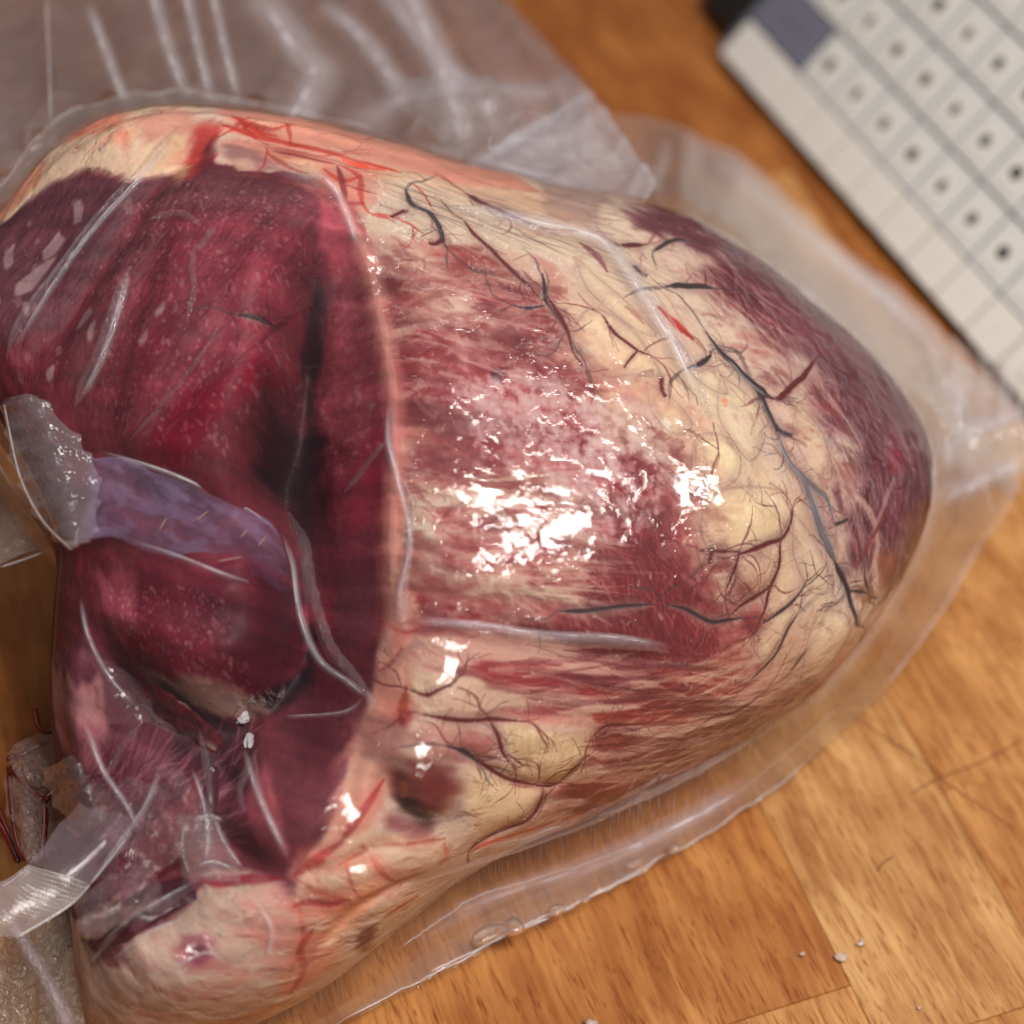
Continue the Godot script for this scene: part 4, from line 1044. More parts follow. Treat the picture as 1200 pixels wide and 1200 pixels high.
# ---------------------------------------------------------------- the bag
func film_bump() -> ImageTexture:
	# slack film: long soft creases and fine crazing
	var n := 1024
	var b := PackedByteArray()
	b.resize(n * n)
	for y in n:
		for x in n:
			var i := y * n + x
			var a := nz[i]
			var crease := 1.0 - absf(nz[((y * 2 + 300) & 1023) * n + ((x * 2 + int(a * 40.0)) & 1023)])
			b[i] = int(clampf(96.0 + 36.0 * a + 60.0 * pow(maxf(crease, 0.0), 8.0) + 14.0 * nf[i], 0.0, 255.0))
	return texture_of(b, n, n, Image.FORMAT_L8)

func emboss_bump() -> ImageTexture:
	# the fine grid pressed into the bag's sealing margin
	var n := 256
	var b := PackedByteArray()
	b.resize(n * n)
	for y in n:
		for x in n:
			var u := sin(TAU * x / 16.0)
			var v := sin(TAU * y / 16.0)
			b[y * n + x] = int(clampf(128.0 + 60.0 * u * v + 40.0 * maxf(u, v), 0.0, 255.0))
	return texture_of(b, n, n, Image.FORMAT_L8)

func bumpy(m: StandardMaterial3D, t: Texture2D, scale: float, repeat: Vector3) -> StandardMaterial3D:
	m.heightmap_enabled = true
	m.heightmap_texture = t
	m.heightmap_scale = scale
	m.uv1_scale = repeat
	return m

func fading() -> ImageTexture:
	# painted haze and glint line of a film crease, clearing to both sides
	var b := PackedByteArray()
	for y in 128:
		for x in 64:
			var s := (x - 31.5) / 31.5
			var a := exp(-s * s * 5.0) * 0.34 + exp(-pow(s - 0.12, 2.0) * 300.0) * 0.5 * smoothstep(-0.15, 0.25, nz[(y * 5) * 1024 + 40])
			a *= smoothstep(0.0, 0.22, y / 127.0) * smoothstep(0.0, 0.22, 1.0 - y / 127.0)
			a *= smoothstep(1.0, 0.85, absf(s)) * (0.8 + 0.35 * nz[(y * 3071 + x * 9) & 1048575])
			for v in [255, 255, 255, int(clampf(a, 0.0, 1.0) * 255.0)]: b.append(v)
	return texture_of(b, 64, 128, Image.FORMAT_RGBA8)

func ribbon(path: PackedVector3Array, half: float, rise: float) -> ArrayMesh:
	# a low arched strip along a path
	var n := 60
	var p := resample3(path, n)
	var pos := PackedVector3Array()
	var uv := PackedVector2Array()
	for i in n:
		var d := (p[mini(i + 1, n - 1)] - p[maxi(i - 1, 0)]).normalized()
		var s := d.cross(Vector3.UP).normalized()
		for k in 13:
			var t := k / 6.0 - 1.0
			pos.append(p[i] + s * t * half + Vector3.UP * rise * (1.0 - t * t))
			uv.append(Vector2(k / 12.0, float(i) / (n - 1)))
	return grid_mesh(pos, uv, n, 13)

func loft(rows: Array, across_n: int, along_n: int, crumple := 0.0005, scale := 60.0, folds := 0.0, fold_count := 5.0, sd := 1, whole := false, dome := 0.0) -> ArrayMesh:
	# a sheet through rows of points, crumpled and pleated
	var lines := []
	for r in rows: lines.append(resample3(points3(r), across_n))
	var cols := []
	for c in across_n:
		var col := PackedVector3Array()
		for l in lines: col.append(l[c])
		cols.append(resample3(col, along_n))
	var pos := PackedVector3Array()
	var uv := PackedVector2Array()
	var f := FastNoiseLite.new()
	f.seed = sd
	f.frequency = 1.0
	f.fractal_octaves = 3
	var g := FastNoiseLite.new()
	g.seed = sd + 9
	g.frequency = 1.0
	g.noise_type = FastNoiseLite.TYPE_CELLULAR
	g.cellular_return_type = FastNoiseLite.RETURN_DISTANCE2_SUB
	var length: float = 0.0
	var width: float = 0.0
	for c in range(1, across_n): width += cols[c][0].distance_to(cols[c - 1][0])
	for r in range(1, along_n): length += cols[0][r].distance_to(cols[0][r - 1])
	for r in along_n:
		for c in across_n:
			var p: Vector3 = cols[c][r]
			var a: Vector3 = cols[mini(c + 1, across_n - 1)][r] - cols[maxi(c - 1, 0)][r]
			var b: Vector3 = cols[c][mini(r + 1, along_n - 1)] - cols[c][maxi(r - 1, 0)]
			var nn := a.cross(b).normalized()
			if nn.y < 0.0: nn = -nn
			var q := p * scale
			var h := crumple * (f.get_noise_3dv(q) * 1.5 + 0.8 * (0.3 - g.get_noise_3dv(q * 0.6)))
			if dome > 0.0: h += dome * (pow(sin(PI * c / (across_n - 1.0)) * sin(PI * r / (along_n - 1.0)), 0.6) * 1.5 - 0.5)
			if folds > 0.0:
				var s := float(c) / (across_n - 1) * fold_count + 0.25 * f.get_noise_2d(r * 0.03, sd)
				h += folds * (pow(absf(sin(PI * s)), 6.0)) * (0.5 + 0.5 * f.get_noise_2d(floor(s) * 7.3, 3.1))
			pos.append(p + nn * h)
			uv.append(Vector2(float(c) / (across_n - 1), float(r) / (along_n - 1)) if whole else Vector2(float(c) / (across_n - 1) * width, float(r) / (along_n - 1) * length) * 10.0)
	return grid_mesh(pos, uv, along_n, across_n)

func bag_point(phi: float, t: float) -> Vector3:
	# from the film's last touch on the heart (t 0) out to the edge of the bag (t 1)
	var a := on_solid(phi, 1.36, Vector3(1.0, 0, 0), film_relief)
	var out := along * cos(phi) + across * sin(phi)
	var q := CENTRE + (out * ring_of(bag_reach, phi) + face * ring_of(bag_rise, phi)) * 0.001
	q.y = maxf(q.y, 0.003)
	var m := q + (a - q) * 0.72
	m.y = q.y + Vector2(m.x - q.x, m.z - q.z).length() * 0.42
	var p := a.lerp(m, t).lerp(m.lerp(q, t), t)
	p.y = maxf(p.y, 0.0035)
	return p

func build_bag() -> Node3D:
	var bag := thing("vacuum_bag", "clear crinkled vacuum bag shrunk tight round the heart, with an embossed seal margin", "plastic bag")
	var slack := film_bump()
	var skin := bumpy(sheet_film(0.014, 0.11), film_skin, 0.075, Vector3(1, 1, 1))
	# dull with frost over the cut side, wet and bright over the outer wall
	var cut := points2([7, 497, 89, 395, 258, 157, 507, 112, 718, 224, 890, 651, 923, 747, 945, 833, 952, 900, 950, 997, 949, 1061, 955, 1124, 944, 1155, 935, 1213, 912, 1280, 882, 1353, 852, 1403, 782, 1437, 554, 1568, 269, 1600, 225, 1124])
	var frosted := mat(Color(0.80, 0.74, 0.80, 0.02), 0.30)
	frosted.transparency = BaseMaterial3D.TRANSPARENCY_ALPHA
	frosted.cull_mode = BaseMaterial3D.CULL_DISABLED
	bumpy(frosted, film_skin, 0.08, Vector3(1, 1, 1))
	var cols := 721
	var rows := 240
	var f := FastNoiseLite.new()
	f.frequency = 1.0
	f.fractal_octaves = 3
	var pos := PackedVector3Array()
	var uv := PackedVector2Array()
	for r in rows:
		var a := 1.36 * r / (rows - 1)
		for c in cols:
			var phi := -PI + TAU * (c % (cols - 1)) / (cols - 1)
			var p := on_solid(phi, a, Vector3(1.0, 0, 0), film_relief)
			var w := f.get_noise_3dv(p * 55.0) * 0.5 + f.get_noise_3dv(p * Vector3(60, 160, 160)) * 0.25
			pos.append(p + (p - CENTRE).normalized() * w * 0.0006)
			uv.append(sheet_uv(phi, a))
	var whole := grid_mesh(pos, uv, rows, cols, true).surface_get_arrays(0)
	var halves := [PackedInt32Array(), PackedInt32Array()]
	var dull := PackedByteArray()
	dull.resize(pos.size())
	for i in pos.size(): dull[i] = 1 if Geometry2D.is_point_in_polygon(uv[i] * SHEET, cut) else 0
	var every: PackedInt32Array = whole[Mesh.ARRAY_INDEX]
	for i in range(0, every.size(), 3):
		for k in 3: halves[dull[every[i]]].append(every[i + k])
	for k in 2:
		whole[Mesh.ARRAY_INDEX] = halves[k]
		var half := ArrayMesh.new()
		half.add_surface_from_arrays(Mesh.PRIMITIVE_TRIANGLES, whole)
		part(["film", "frosted_film"][k], half, [skin, frosted][k], bag)
	var margin := bumpy(sheet_film(0.055, 0.06, Color(0.95, 0.92, 0.93)), slack, 0.10, Vector3(0.7, 0.7, 0.7))
	var seal := bumpy(sheet_film(0.08, 0.13, Color(0.95, 0.93, 0.94)), emboss_bump(), 0.008, Vector3(4, 4, 4))
	for k in 4:
		# the margin's upper sheet, its embossed outer strip, and the lower sheet under both
		pos = PackedVector3Array()
		uv = PackedVector2Array()
		var n: int = [36, 14, 40, 14][k]
		for r in n:
			var t: float = [lerpf(0.0, 0.48, r / 35.0), lerpf(0.48, 1.0, r / 13.0), lerpf(0.12, 1.0, r / 39.0), lerpf(0.48, 0.995, r / 13.0)][k]
			for c in cols:
				var phi := -PI + TAU * (c % (cols - 1)) / (cols - 1)
				var p := bag_point(phi, t)
				var q := Vector3(cos(phi) * 3.0, sin(phi) * 3.0, t)
				var loose := f.get_noise_3dv(q * Vector3(4, 4, 1.0)) * 0.8 + f.get_noise_3dv(q * 14.0) * 0.12
				p.y += loose * 0.0026 * smoothstep(0.0, 0.4, t) * (0.7 if t > 0.9 else 1.0)
				if k == 2: p.y = p.y * 0.8 - 0.0005 - 0.004 * (1.0 - t)
				if k == 3: p.y -= 0.0006
				p.y = maxf(p.y, [0.0014, 0.0014, 0.0003, 0.0008][k])
				pos.append(p)
				uv.append(Vector2(p.x, p.z) * 20.0)
		part(["film_margin", "seal_strip", "film_underside", "seal_strip"][k], grid_mesh(pos, uv, n, cols, true), [margin, seal, sheet_film(0.05, 0.12), seal][k], bag)
	var hem := sheet_film(0.34, 0.1, Color(0.95, 0.93, 0.94))
	var lip := PackedVector3Array()
	for c in 481:
		var phi := -PI + TAU * c / 480.0
		var p := bag_point(phi, 0.998)
		var q := Vector3(cos(phi) * 3.0, sin(phi) * 3.0, 0.998)
		p.y = maxf(p.y + (f.get_noise_3dv(q * Vector3(4, 4, 1.0)) * 0.8 + f.get_noise_3dv(q * 14.0) * 0.12) * 0.00182, 0.0014)
		lip.append(p)
	part("hem", tube(lip, 0.0002, 0.0002, 6, 0.8, false), hem, bag)
	for s in [[22.6, 100, -121.1, 29.5, 101, -102.8, 39.5, 106, -71.5], [39.5, 106, -71.5, 32.4, 112, -51.5, 25.2, 114, -42.1, 19.9, 117, -33.8], [-11.9, 119, -62.2, -4.7, 114, -74.4, 9.7, 106, -100.2, 22.6, 100, -121.1], [-12.5, 121, -60.4, 0, 121, -48.3, 13.2, 121, -34.5, 19.9, 117, -33.8], [-124.2, 112, 18.8, -121.4, 112, 28.1, -115.8, 112, 45, -108.5, 112, 58.5, -100.5, 112, 67.4], [-117.5, 116, 22.3, -107.7, 116, 26.9], [-125.5, 70, 9, -117.9, 70, 21, -117.4, 70, 29.8, -129.8, 70, 36.9], [-84.1, 62, 89.1, -82.8, 62, 94.1, -87.5, 62, 108.5, -96, 62, 124.8], [-97.4, 56, 121.1, -101.7, 56, 127, -112.1, 56, 135], [-13, 70, -225.2, 2.7, 82, -176, 22.6, 100, -121.1]]:
		part("hem", tube(resample3(points3(s), 50), 0.00028, 0.00028, 6, 0.8), hem, bag)
	for s in [[-27.7, 13, 112.7, -17.2, 13, 104.2, -8.7, 13, 98, 4.4, 13, 93.5, 13.1, 13, 90.4, 26.4, 13, 85.3, 42.4, 13, 76.2], [21.9, 22, 80, 35.3, 22, 74.3, 49, 22, 66.3, 63.2, 22, 56.2], [39.8, 15, 80.1, 56, 15, 70.3, 72.9, 15, 55.9, 88.3, 15, 40.4], [-20.3, 8, 116.6, -8.6, 8, 110.3, 4.3, 8, 103, 19.7, 8, 95.5, 35.4, 8, 86.8],
		[119.7, 34, -27.6, 131.5, 34, -37.8, 150.5, 34, -47.5], [117.8, 30, -16.4, 130.5, 30, -26.3, 148.9, 30, -36.4], [129.7, 30, -73.9, 141.8, 30, -68.3, 151.2, 30, -59.2], [134.8, 34, -77.9, 130.1, 34, -58.8, 124.3, 34, -39.5], [124.5, 32, -60.8, 130.8, 32, -68.9, 137.4, 32, -75.5], [133.3, 30, -45.1, 136.2, 30, -31.3, 137.8, 30, -18], [119.3, 26, -8.6, 128, 26, -21.6, 134.4, 26, -31.7], [57.6, 26, -193.2, 77.7, 26, -171, 97.9, 26, -142, 119.3, 26, -111.3, 134.4, 26, -84], [70.8, 34, -124.3, 90.6, 34, -104.1, 106.7, 34, -80.9, 116.8, 34, -58.8]]:
		var p := resample3(points3(s), 70)
		for i in 70: p[i] += Vector3(nz[(i * 977) & 1048575], nz[(i * 1531) & 1048575], nz[(i * 3571) & 1048575]) * 0.0004
		part("crease", tube(p, 0.0002, 0.0002, 6, 0.8), hem, bag)
	# the gathered neck of the bag behind the heart
	var neck_film := bumpy(sheet_film(0.16, 0.05, Color(0.78, 0.72, 0.74)), slack, 0.05, Vector3(0.5, 0.5, 0.5))
	var clear := bumpy(sheet_film(0.11, 0.05, Color(0.92, 0.9, 0.93)), slack, 0.06, Vector3(1.2, 1.2, 1.2))
	part("bag_neck", loft([[-147, 120, -41.9, -131.7, 120, -57.7, -120.3, 122, -75.3, -105.7, 120, -85.5, -91.6, 112, -98.5, -68.7, 104, -105.2, -44.9, 94, -108.7, -20, 86, -103.7, 0, 80, -103.3, 22.9, 74, -103.1], [-164.7, 100, -116.2, -136.6, 100, -128.6, -112.4, 100, -137.1, -87.2, 100, -141.4, -57.6, 90, -148.9, -31.1, 90, -140.2, -5.1, 94, -130.5, 22.6, 100, -121.1], [-200, 70, -243.2, -164.7, 70, -243.2, -129.4, 70, -243.2, -94.1, 70, -243.2, -58.8, 70, -243.2, -35.3, 70, -243.2, -23.5, 70, -240.6, -13, 70, -225.2]], 260, 160, 0.0018, 18.0, 0.008, 9.0, 4), neck_film, bag)
	part("bag_neck_back", loft([[-172.5, 60, -114.1, -146.8, 60, -152, -123.4, 60, -160.8, -93.3, 60, -160.8, -59.8, 60, -152, -32.2, 60, -139, -5.3, 60, -128.5, 21, 60, -120.2], [-187.2, 50, -183.2, -155.3, 50, -197.4, -127.7, 50, -207, -99.2, 50, -211.9, -63.7, 50, -204.6, -34.4, 50, -195, -5.7, 50, -187.9, 22.8, 50, -186.9], [-215.2, 40, -290, -177.2, 40, -290, -139.2, 40, -290, -101.3, 40, -290, -63.3, 40, -290, -38, 40, -290, -25.3, 40, -287.2, -15.6, 40, -273.3]], 160, 100, 0.002, 30.0, 0.003, 7.0, 8), sheet_film(0.30, 0.12, Color(0.56, 0.51, 0.52)), bag)
	# the crumpled corner by the heart's point
	part("crumpled_corner", loft([[125, 30, -73.9, 133.4, 30, -81.3, 142.8, 30, -74.6, 153.2, 30, -63.6], [122.6, 34, -41.2, 130.5, 34, -48.2, 139.5, 34, -41.2, 150, 34, -41.2], [117.8, 22, -18.6, 124.6, 22, -28.6, 138.2, 22, -35.4, 152.5, 22, -42.9]], 90, 70, 0.006, 26.0, 0.006, 5.0, 41), bumpy(sheet_film(0.08, 0.04, Color(0.95, 0.92, 0.93)), slack, 0.03, Vector3(1.5, 1.5, 1.5)), bag)
	var haze := mat(Color(0.93, 0.91, 0.95), 0.3)
	haze.transparency = BaseMaterial3D.TRANSPARENCY_ALPHA
	haze.cull_mode = BaseMaterial3D.CULL_DISABLED
	haze.albedo_texture = fading()
	haze.texture_repeat = false
	# pleats running down the neck, their highlights painted as pale ribbons
	var pleat := bumpy(sheet_film(0.09, 0.07, Color(0.95, 0.94, 0.98)), slack, 0.012, Vector3(2, 2, 2))
	for s in [
		[[-101.2, 122, -144.2, -92.6, 122, -110.4, -86.1, 122, -84.4], [-98.9, 129, -151.2, -86.9, 129, -100.6, -79.2, 129, -69.8], [-92.7, 122, -144.2, -84.4, 122, -110.4, -79.1, 122, -84.4]],
		[[-111.3, 122, -144.2, -102.7, 122, -114.5, -92.8, 122, -85.9], [-109, 128, -152.8, -96.7, 128, -106, -85.6, 128, -72.6], [-101.2, 122, -144.2, -93.5, 122, -114.5, -84.8, 122, -85.9]],
		[[-93.3, 120, -147.2, -86.3, 120, -117.3, -78.6, 120, -87], [-91.4, 126, -155.9, -81.2, 126, -108.8, -72.6, 126, -73.8], [-85.7, 120, -147.2, -79, 120, -117.3, -71.5, 120, -87]],
		[[-125.1, 116, -129.3, -119.9, 116, -112.7, -114, 116, -93.9], [-121.8, 124, -128.3, -112.4, 124, -101.6, -103.5, 124, -76.4], [-116.7, 116, -129.3, -109.4, 116, -110.7, -103.2, 116, -91.6]],
		[[-85.5, 98, -148.6, -71.2, 98, -131.4, -64.3, 98, -123, -71.8, 98, -106.7], [-81.3, 106, -168.3, -62.4, 106, -130.4, -56.5, 106, -117.1, -64.5, 106, -84.6], [-69, 98, -171.1, -55.7, 98, -148.6, -49.5, 98, -128.8, -54.1, 98, -100.7]],
		[[-44.8, 90, -183, -31.5, 90, -151.1, -17.4, 90, -103], [-39.3, 99, -193.2, -22, 99, -138.5, -10.6, 99, -83.9], [-24.4, 90, -183, -13.1, 90, -151.1, -5.5, 90, -101.1]],
		[[-61.5, 88, -167.4, -50.1, 88, -153, -39.8, 88, -135.7], [-61, 94, -174.7, -44.4, 94, -151.6, -30.3, 94, -120.1], [-52.7, 88, -182.2, -40.1, 88, -167.4, -31.4, 88, -147.7]],
		[[-133.9, 124, -124.1, -129.7, 124, -99.6, -125.7, 124, -76.4], [-135, 126, -138.2, -127.8, 126, -96.8, -122, 126, -62.7], [-131.2, 124, -124.1, -127.3, 124, -99.6, -123.6, 124, -76.4]]]:
		part("pleat", ribbon(points3(s[1]), points3(s[0]).slice(0, 1)[0].distance_to(points3(s[2])[0]) * 0.42, 0.003), haze, bag)
	# white ribbons for creases and painted highlights where the film leaves the heart and where it is gathered
	for s in [[[-98.4, 81.4, 94.0, -94.3, 74.6, 102.5, -87.9, 71.1, 110.7, -85.2, 65.3, 115.0], 0.0014], [[-80.0, 77.8, 103.5, -83.9, 71.3, 110.8, -90.9, 64.3, 117.8, -96.1, 57.5, 122.7], 0.0016], [[-73.9, 73.2, 101.4, -71.0, 69.3, 108.3, -69.7, 64.8, 114.7, -70.5, 62.2, 121.1], 0.0012], [[-68.5, 67.8, 110.8, -66.1, 64.6, 115.8, -61.3, 60.0, 120.9], 0.001], [[-75.0, 67.1, 110.8, -75.7, 62.6, 116.7, -72.9, 62.2, 124.3], 0.001], [[-73.5, 66.5, 111.8, -69.6, 67.6, 110.7, -65.9, 68.4, 113.1], 0.0012], [[-72.5, 62.0, 121.0, -68.5, 60.8, 118.8, -63.5, 59.1, 120.1], 0.0012], [[-95.3, 49.2, 135.3, -86.3, 61.3, 134.5, -77.4, 61.0, 127.6, -70.0, 63.6, 125.1], 0.0014], [[-90.8, 52.0, 139.6, -80.8, 62.6, 138.3, -73.4, 63.2, 135.1], 0.001], [[-101.8, 91.8, 65.4, -99.4, 88.1, 74.1, -94.8, 78.5, 79.4, -87.0, 76.4, 87.4], 0.0012], [[-89.5, 105.3, 59.6, -78.4, 108.3, 66.2, -63.9, 108.5, 73.3, -54.0, 82.2, 56.1], 0.0012], [[-98.2, 115.3, 40.2, -79.7, 114.8, 47.2, -62.5, 104.1, 48.9, -55.0, 88.1, 44.7], 0.0014], [[-63.4, 67.2, 91.2, -58.3, 74.3, 108.2, -52.5, 73.8, 120.5, -49.6, 70.1, 124.3], 0.0016], [[-55.1, 66.0, 81.5, -39.2, 81.2, 91.4, -34.1, 84.8, 89.7], 0.0012], [[-76.0, 57.6, 144.9, -68.3, 60.1, 142.0, -64.4, 57.3, 142.2], 0.001], [[-57.4, 64.2, 131.4, -54.1, 58.9, 135.3, -55.5, 51.9, 139.5], 0.0012], [[-17.6, 140.0, -19.6, -8.1, 137.2, -21.0, 4.7, 133.9, -21.0, 19.7, 130.1, -20.2, 25.0, 128.8, -15.8, 30.0, 127.1, -6.6, 35.0, 124.9, 3.4, 40.0, 121.3, 11.8, 45.0, 115.6, 20.8, 47.9, 113.3, 26.3], 0.0032], [[-25.2, 98.0, 77.9, -11.4, 99.1, 79.3, 8.3, 92.1, 77.0, 24.5, 87.5, 74.3, 39.1, 80.6, 72.0], 0.0024], [[-81.3, 150.7, -35.3, -89.5, 148.5, -21.4, -101.1, 142.4, -7.8, -111.0, 133.9, 4.3, -120.6, 123.9, 17.7], 0.0016], [[-91.1, 140.5, 4.6, -93.4, 135.7, 14.4, -97.1, 128.9, 24.3, -102.6, 121.3, 31.0], 0.0018], [[-58.7, 87.8, 39.2, -54.0, 85.5, 48.3, -51.6, 79.5, 59.6, -46.5, 76.6, 71.8, -37.7, 82.4, 83.9, -30.1, 85.8, 93.8], 0.0018], [[-28.9, 124.1, 31.0, -28.9, 120.3, 41.3, -26.2, 117.3, 52.1, -23.4, 108.8, 63.1, -25.7, 101.8, 72.7, -24.1, 96.7, 80.0], 0.0014], [[-50.1, 147.2, -24.6, -42.4, 146.1, -17.1, -36.9, 139.4, -3.5], 0.002], [[-7.9, 44.8, 105.5, 8.8, 35.0, 93.1, 26.6, 24.9, 78.7, 46.9, 25.7, 68.7, 65.3, 27.4, 57.7], 0.003], [[39.9, 103, -66, 58.7, 96, -59.1, 77.6, 87, -49.6, 94, 77, -38.3, 106.4, 65, -30.4, 114.1, 54, -22.6, 117, 46, -13.8, 113.7, 38, 1.9, 106.3, 34, 14.5, 96.6, 30, 28, 80.5, 27, 47, 62.6, 25, 60], 0.004], [[121.6, 36, -30.8, 131.8, 36, -42.1, 141.3, 36, -46.9, 153.6, 36, -53.3], 0.006], [[117.7, 32, -16.2, 127.2, 32, -22.8, 138, 32, -29.5, 150.2, 32, -36.3], 0.006], [[129.7, 36, -71.4, 132.7, 36, -56.8, 128.4, 36, -39.3, 122.1, 36, -25.7], 0.005], [[58.9, 24, -193, 78, 24, -173.1, 96.9, 24, -144.4, 118.6, 24, -114.4, 133.9, 24, -87.6], 0.006], [[-13.4, 96, -87.7, 0, 96, -101.3, 12.5, 96, -113.3, 25.4, 96, -127.8], 0.006], [[-9.4, 112, -73.2, 9.3, 112, -64, 27.2, 112, -47.3], 0.006], [[-27.5, 14, 115.7, -8.6, 14, 101.6, 17.5, 14, 90.6, 44.5, 14, 76.8, 68.2, 14, 59.4], 0.006], [[-50.1, 90, -109, -33.3, 90, -129.6, -10.3, 90, -135.9, 20.5, 90, -129.6], 0.010], [[-47.6, 85, -209.8, -26.7, 85, -162.6, -10.4, 85, -140.6, 0, 85, -107.4], 0.008]]:
		part("crease_glint", ribbon(points3(s[0]), s[1], 0.0015), haze, bag)
	# the flap folded over at the shoulder
	part("folded_flap", loft([[22.6, 100, -121.1, 29.5, 100, -104.1, 39.5, 106, -71.5], [13.4, 106, -104.1, 23.9, 106, -86.5, 32.4, 112, -51.5], [0, 112, -84.5, 9.3, 112, -69.5, 25.2, 114, -42.1], [-12.5, 122, -59.1, 0, 119, -51.5, 19.9, 117, -33.8]], 90, 70, 0.0008, 50.0, 0.002, 3.0, 21), bumpy(sheet_film(0.26, 0.07, Color(0.88, 0.87, 0.92)), slack, 0.05, Vector3(1.5, 1.5, 1.5)), bag)
	part("folded_flap", loft([[-40.7, 96, -129.9, -10.2, 96, -132, 22.9, 96, -127.4], [-24, 108, -89.7, 0, 108, -89.7, 21.7, 108, -93.6], [-11.9, 120, -60.9, 9.3, 114, -66.3, 38.8, 106, -71.8]], 80, 50, 0.002, 50.0, 0.002, 5.0, 33), clear, bag)
	var fin := bumpy(sheet_film(0.06, 0.05, Color(0.9, 0.88, 0.92)), slack, 0.08, Vector3(1, 1, 1))
	# raised creases of doubled film lying on the heart: each a narrow fin through from_sheet
	for v in [[[1000, 679, 1043, 677, 1102, 683, 1171, 694, 1191, 719, 1207, 765, 1223, 811, 1241, 851, 1261, 896, 1271, 921], 2.6, 2.2], [[692, 562, 663, 637, 607, 705, 559, 772, 480, 839], 1.3, 1.6], [[667, 771, 659, 821, 638, 872, 596, 910], 1.7, 1.4],
		[[991, 1136, 1038, 1139, 1106, 1147, 1178, 1149, 1234, 1157], 1.3, 1.8], [[955, 929, 953, 963, 957, 999], 1.0, 1.0], [[972, 1058, 967, 1102, 967, 1138, 976, 1142], 1.2, 1.2], [[850, 1019, 868, 1056, 879, 1109, 898, 1159, 925, 1190, 946, 1215], 1.4, 1.6],
		[[950, 961, 928, 986, 910, 1005], 0.7, 0.8], [[685, 709, 723, 709, 749, 730], 0.8, 0.8], [[746, 751, 745, 782, 750, 808, 745, 846], 0.7, 0.8], [[749, 762, 765, 731], 0.8, 0.8], [[813, 642, 848, 649, 878, 672, 895, 702], 1.5, 1.3], [[964, 998, 975, 1030, 972, 1062], 0.6, 0.8],
		[[947, 1189, 968, 1166, 991, 1147], 0.8, 0.8], [[676, 955, 726, 919, 765, 879, 788, 835], 0.5, 0.6], [[1282, 985, 1326, 1005, 1395, 1040], 0.4, 0.5], [[973, 1431, 1059, 1433, 1168, 1437, 1293, 1407, 1411, 1368], 0.8, 1.0], [[1266, 1420, 1393, 1402, 1510, 1344, 1608, 1273], 0.8, 1.0],
		[[752, 1257, 764, 1292, 772, 1332, 769, 1350], 0.8, 1.0], [[813, 1331, 805, 1309, 822, 1267], 0.8, 0.8], [[576, 1582, 654, 1493, 722, 1443, 761, 1413], 0.7, 0.8], [[625, 1327, 657, 1284, 680, 1257], 0.8, 0.8]]:
		var p := resample2(points2(v[0]), 5.0)
		var n := p.size()
		pos = PackedVector3Array()
		uv = PackedVector2Array()
		for i in n:
			var t := float(i) / (n - 1)
			var d := (p[mini(i + 1, n - 1)] - p[maxi(i - 1, 0)]).normalized().orthogonal()
			var w: float = v[1] * 5.0 * clampf(minf(t, 1.0 - t) * 5.0 + 0.12, 0.0, 1.0) * (1.0 + 0.25 * nz[(i * 41) & 1048575])
			for k in 9:
				var s := k / 4.0 - 1.0
				pos.append(from_sheet(p[i].x + d.x * s * w, p[i].y + d.y * s * w, 1.15 + v[2] * pow(cos(s * PI / 2.0), 0.7) * clampf(minf(t, 1.0 - t) * 8.0, 0.0, 1.0), true))
				uv.append(Vector2(t * n * 0.03, s * 0.1))
		part("crease", grid_mesh(pos, uv, n, 9), fin, bag)
	# film bridging the pocket on the left, frost inside, its grey reflection painted into the colour
	var cloud := PackedByteArray()
	for y in 256:
		for x in 256:
			var w := nz[((y + 500) & 1023) * 1024 + (int(x * 1.4 + 200) & 1023)]
			var a := 0.22 + 0.24 * smoothstep(-0.15, 0.3, w) + 0.05 * nz[(y * 4099 + x * 13) & 1048575]
			a *= smoothstep(0.0, 0.06, x / 255.0) * smoothstep(0.0, 0.05, y / 255.0) * smoothstep(0.0, 0.04, 1.0 - x / 255.0) * smoothstep(0.0, 0.05, 1.0 - y / 255.0)
			for v in [150, 132, 158, int(clampf(a, 0.0, 1.0) * 255.0)]: cloud.append(v)
	var frost_sheen := mat(Color(0.92, 0.88, 0.95), 0.28)
	frost_sheen.transparency = BaseMaterial3D.TRANSPARENCY_ALPHA
	frost_sheen.cull_mode = BaseMaterial3D.CULL_DISABLED
	frost_sheen.albedo_texture = texture_of(cloud, 256, 256, Image.FORMAT_RGBA8)
	frost_sheen.texture_repeat = false
	part("bridging_film", loft([[-105.1, 112, 33.8, -95.7, 112, 36.1, -80.5, 112, 43.9, -65.6, 112, 53.2, -55.6, 112, 59, -50.5, 112, 68.9], [-101.7, 110, 45.9, -90.1, 110, 50, -75.4, 110, 56.7, -60.8, 110, 64.6, -53.7, 110, 68.5, -49.6, 110, 73.6], [-102.9, 104, 59.9, -94.1, 104, 57.2, -85.5, 104, 61.5, -76.1, 104, 65.7, -63.2, 104, 66.7, -50.4, 104, 74.4]], 120, 60, 0.0008, 60.0, 0.0, 1.0, 5, true), frost_sheen, bag)
	var straw := mat(rgb(150, 124, 110), 0.6)
	for s in [[-81.1, 113, 62.5, -80, 114, 60.8, -79.6, 113, 58.3], [-72.8, 113, 59.4, -70.2, 113, 56.2], [-62.3, 112, 63.7, -60.9, 112, 61.1], [-58.1, 112, 66.3, -56.4, 112, 63.2], [-67.2, 110, 69.2, -61.5, 110, 67.7]]:
		part("straw", tube(resample3(points3(s), 12), 0.0002, 0.00014, 6, 0.8), straw, bag)
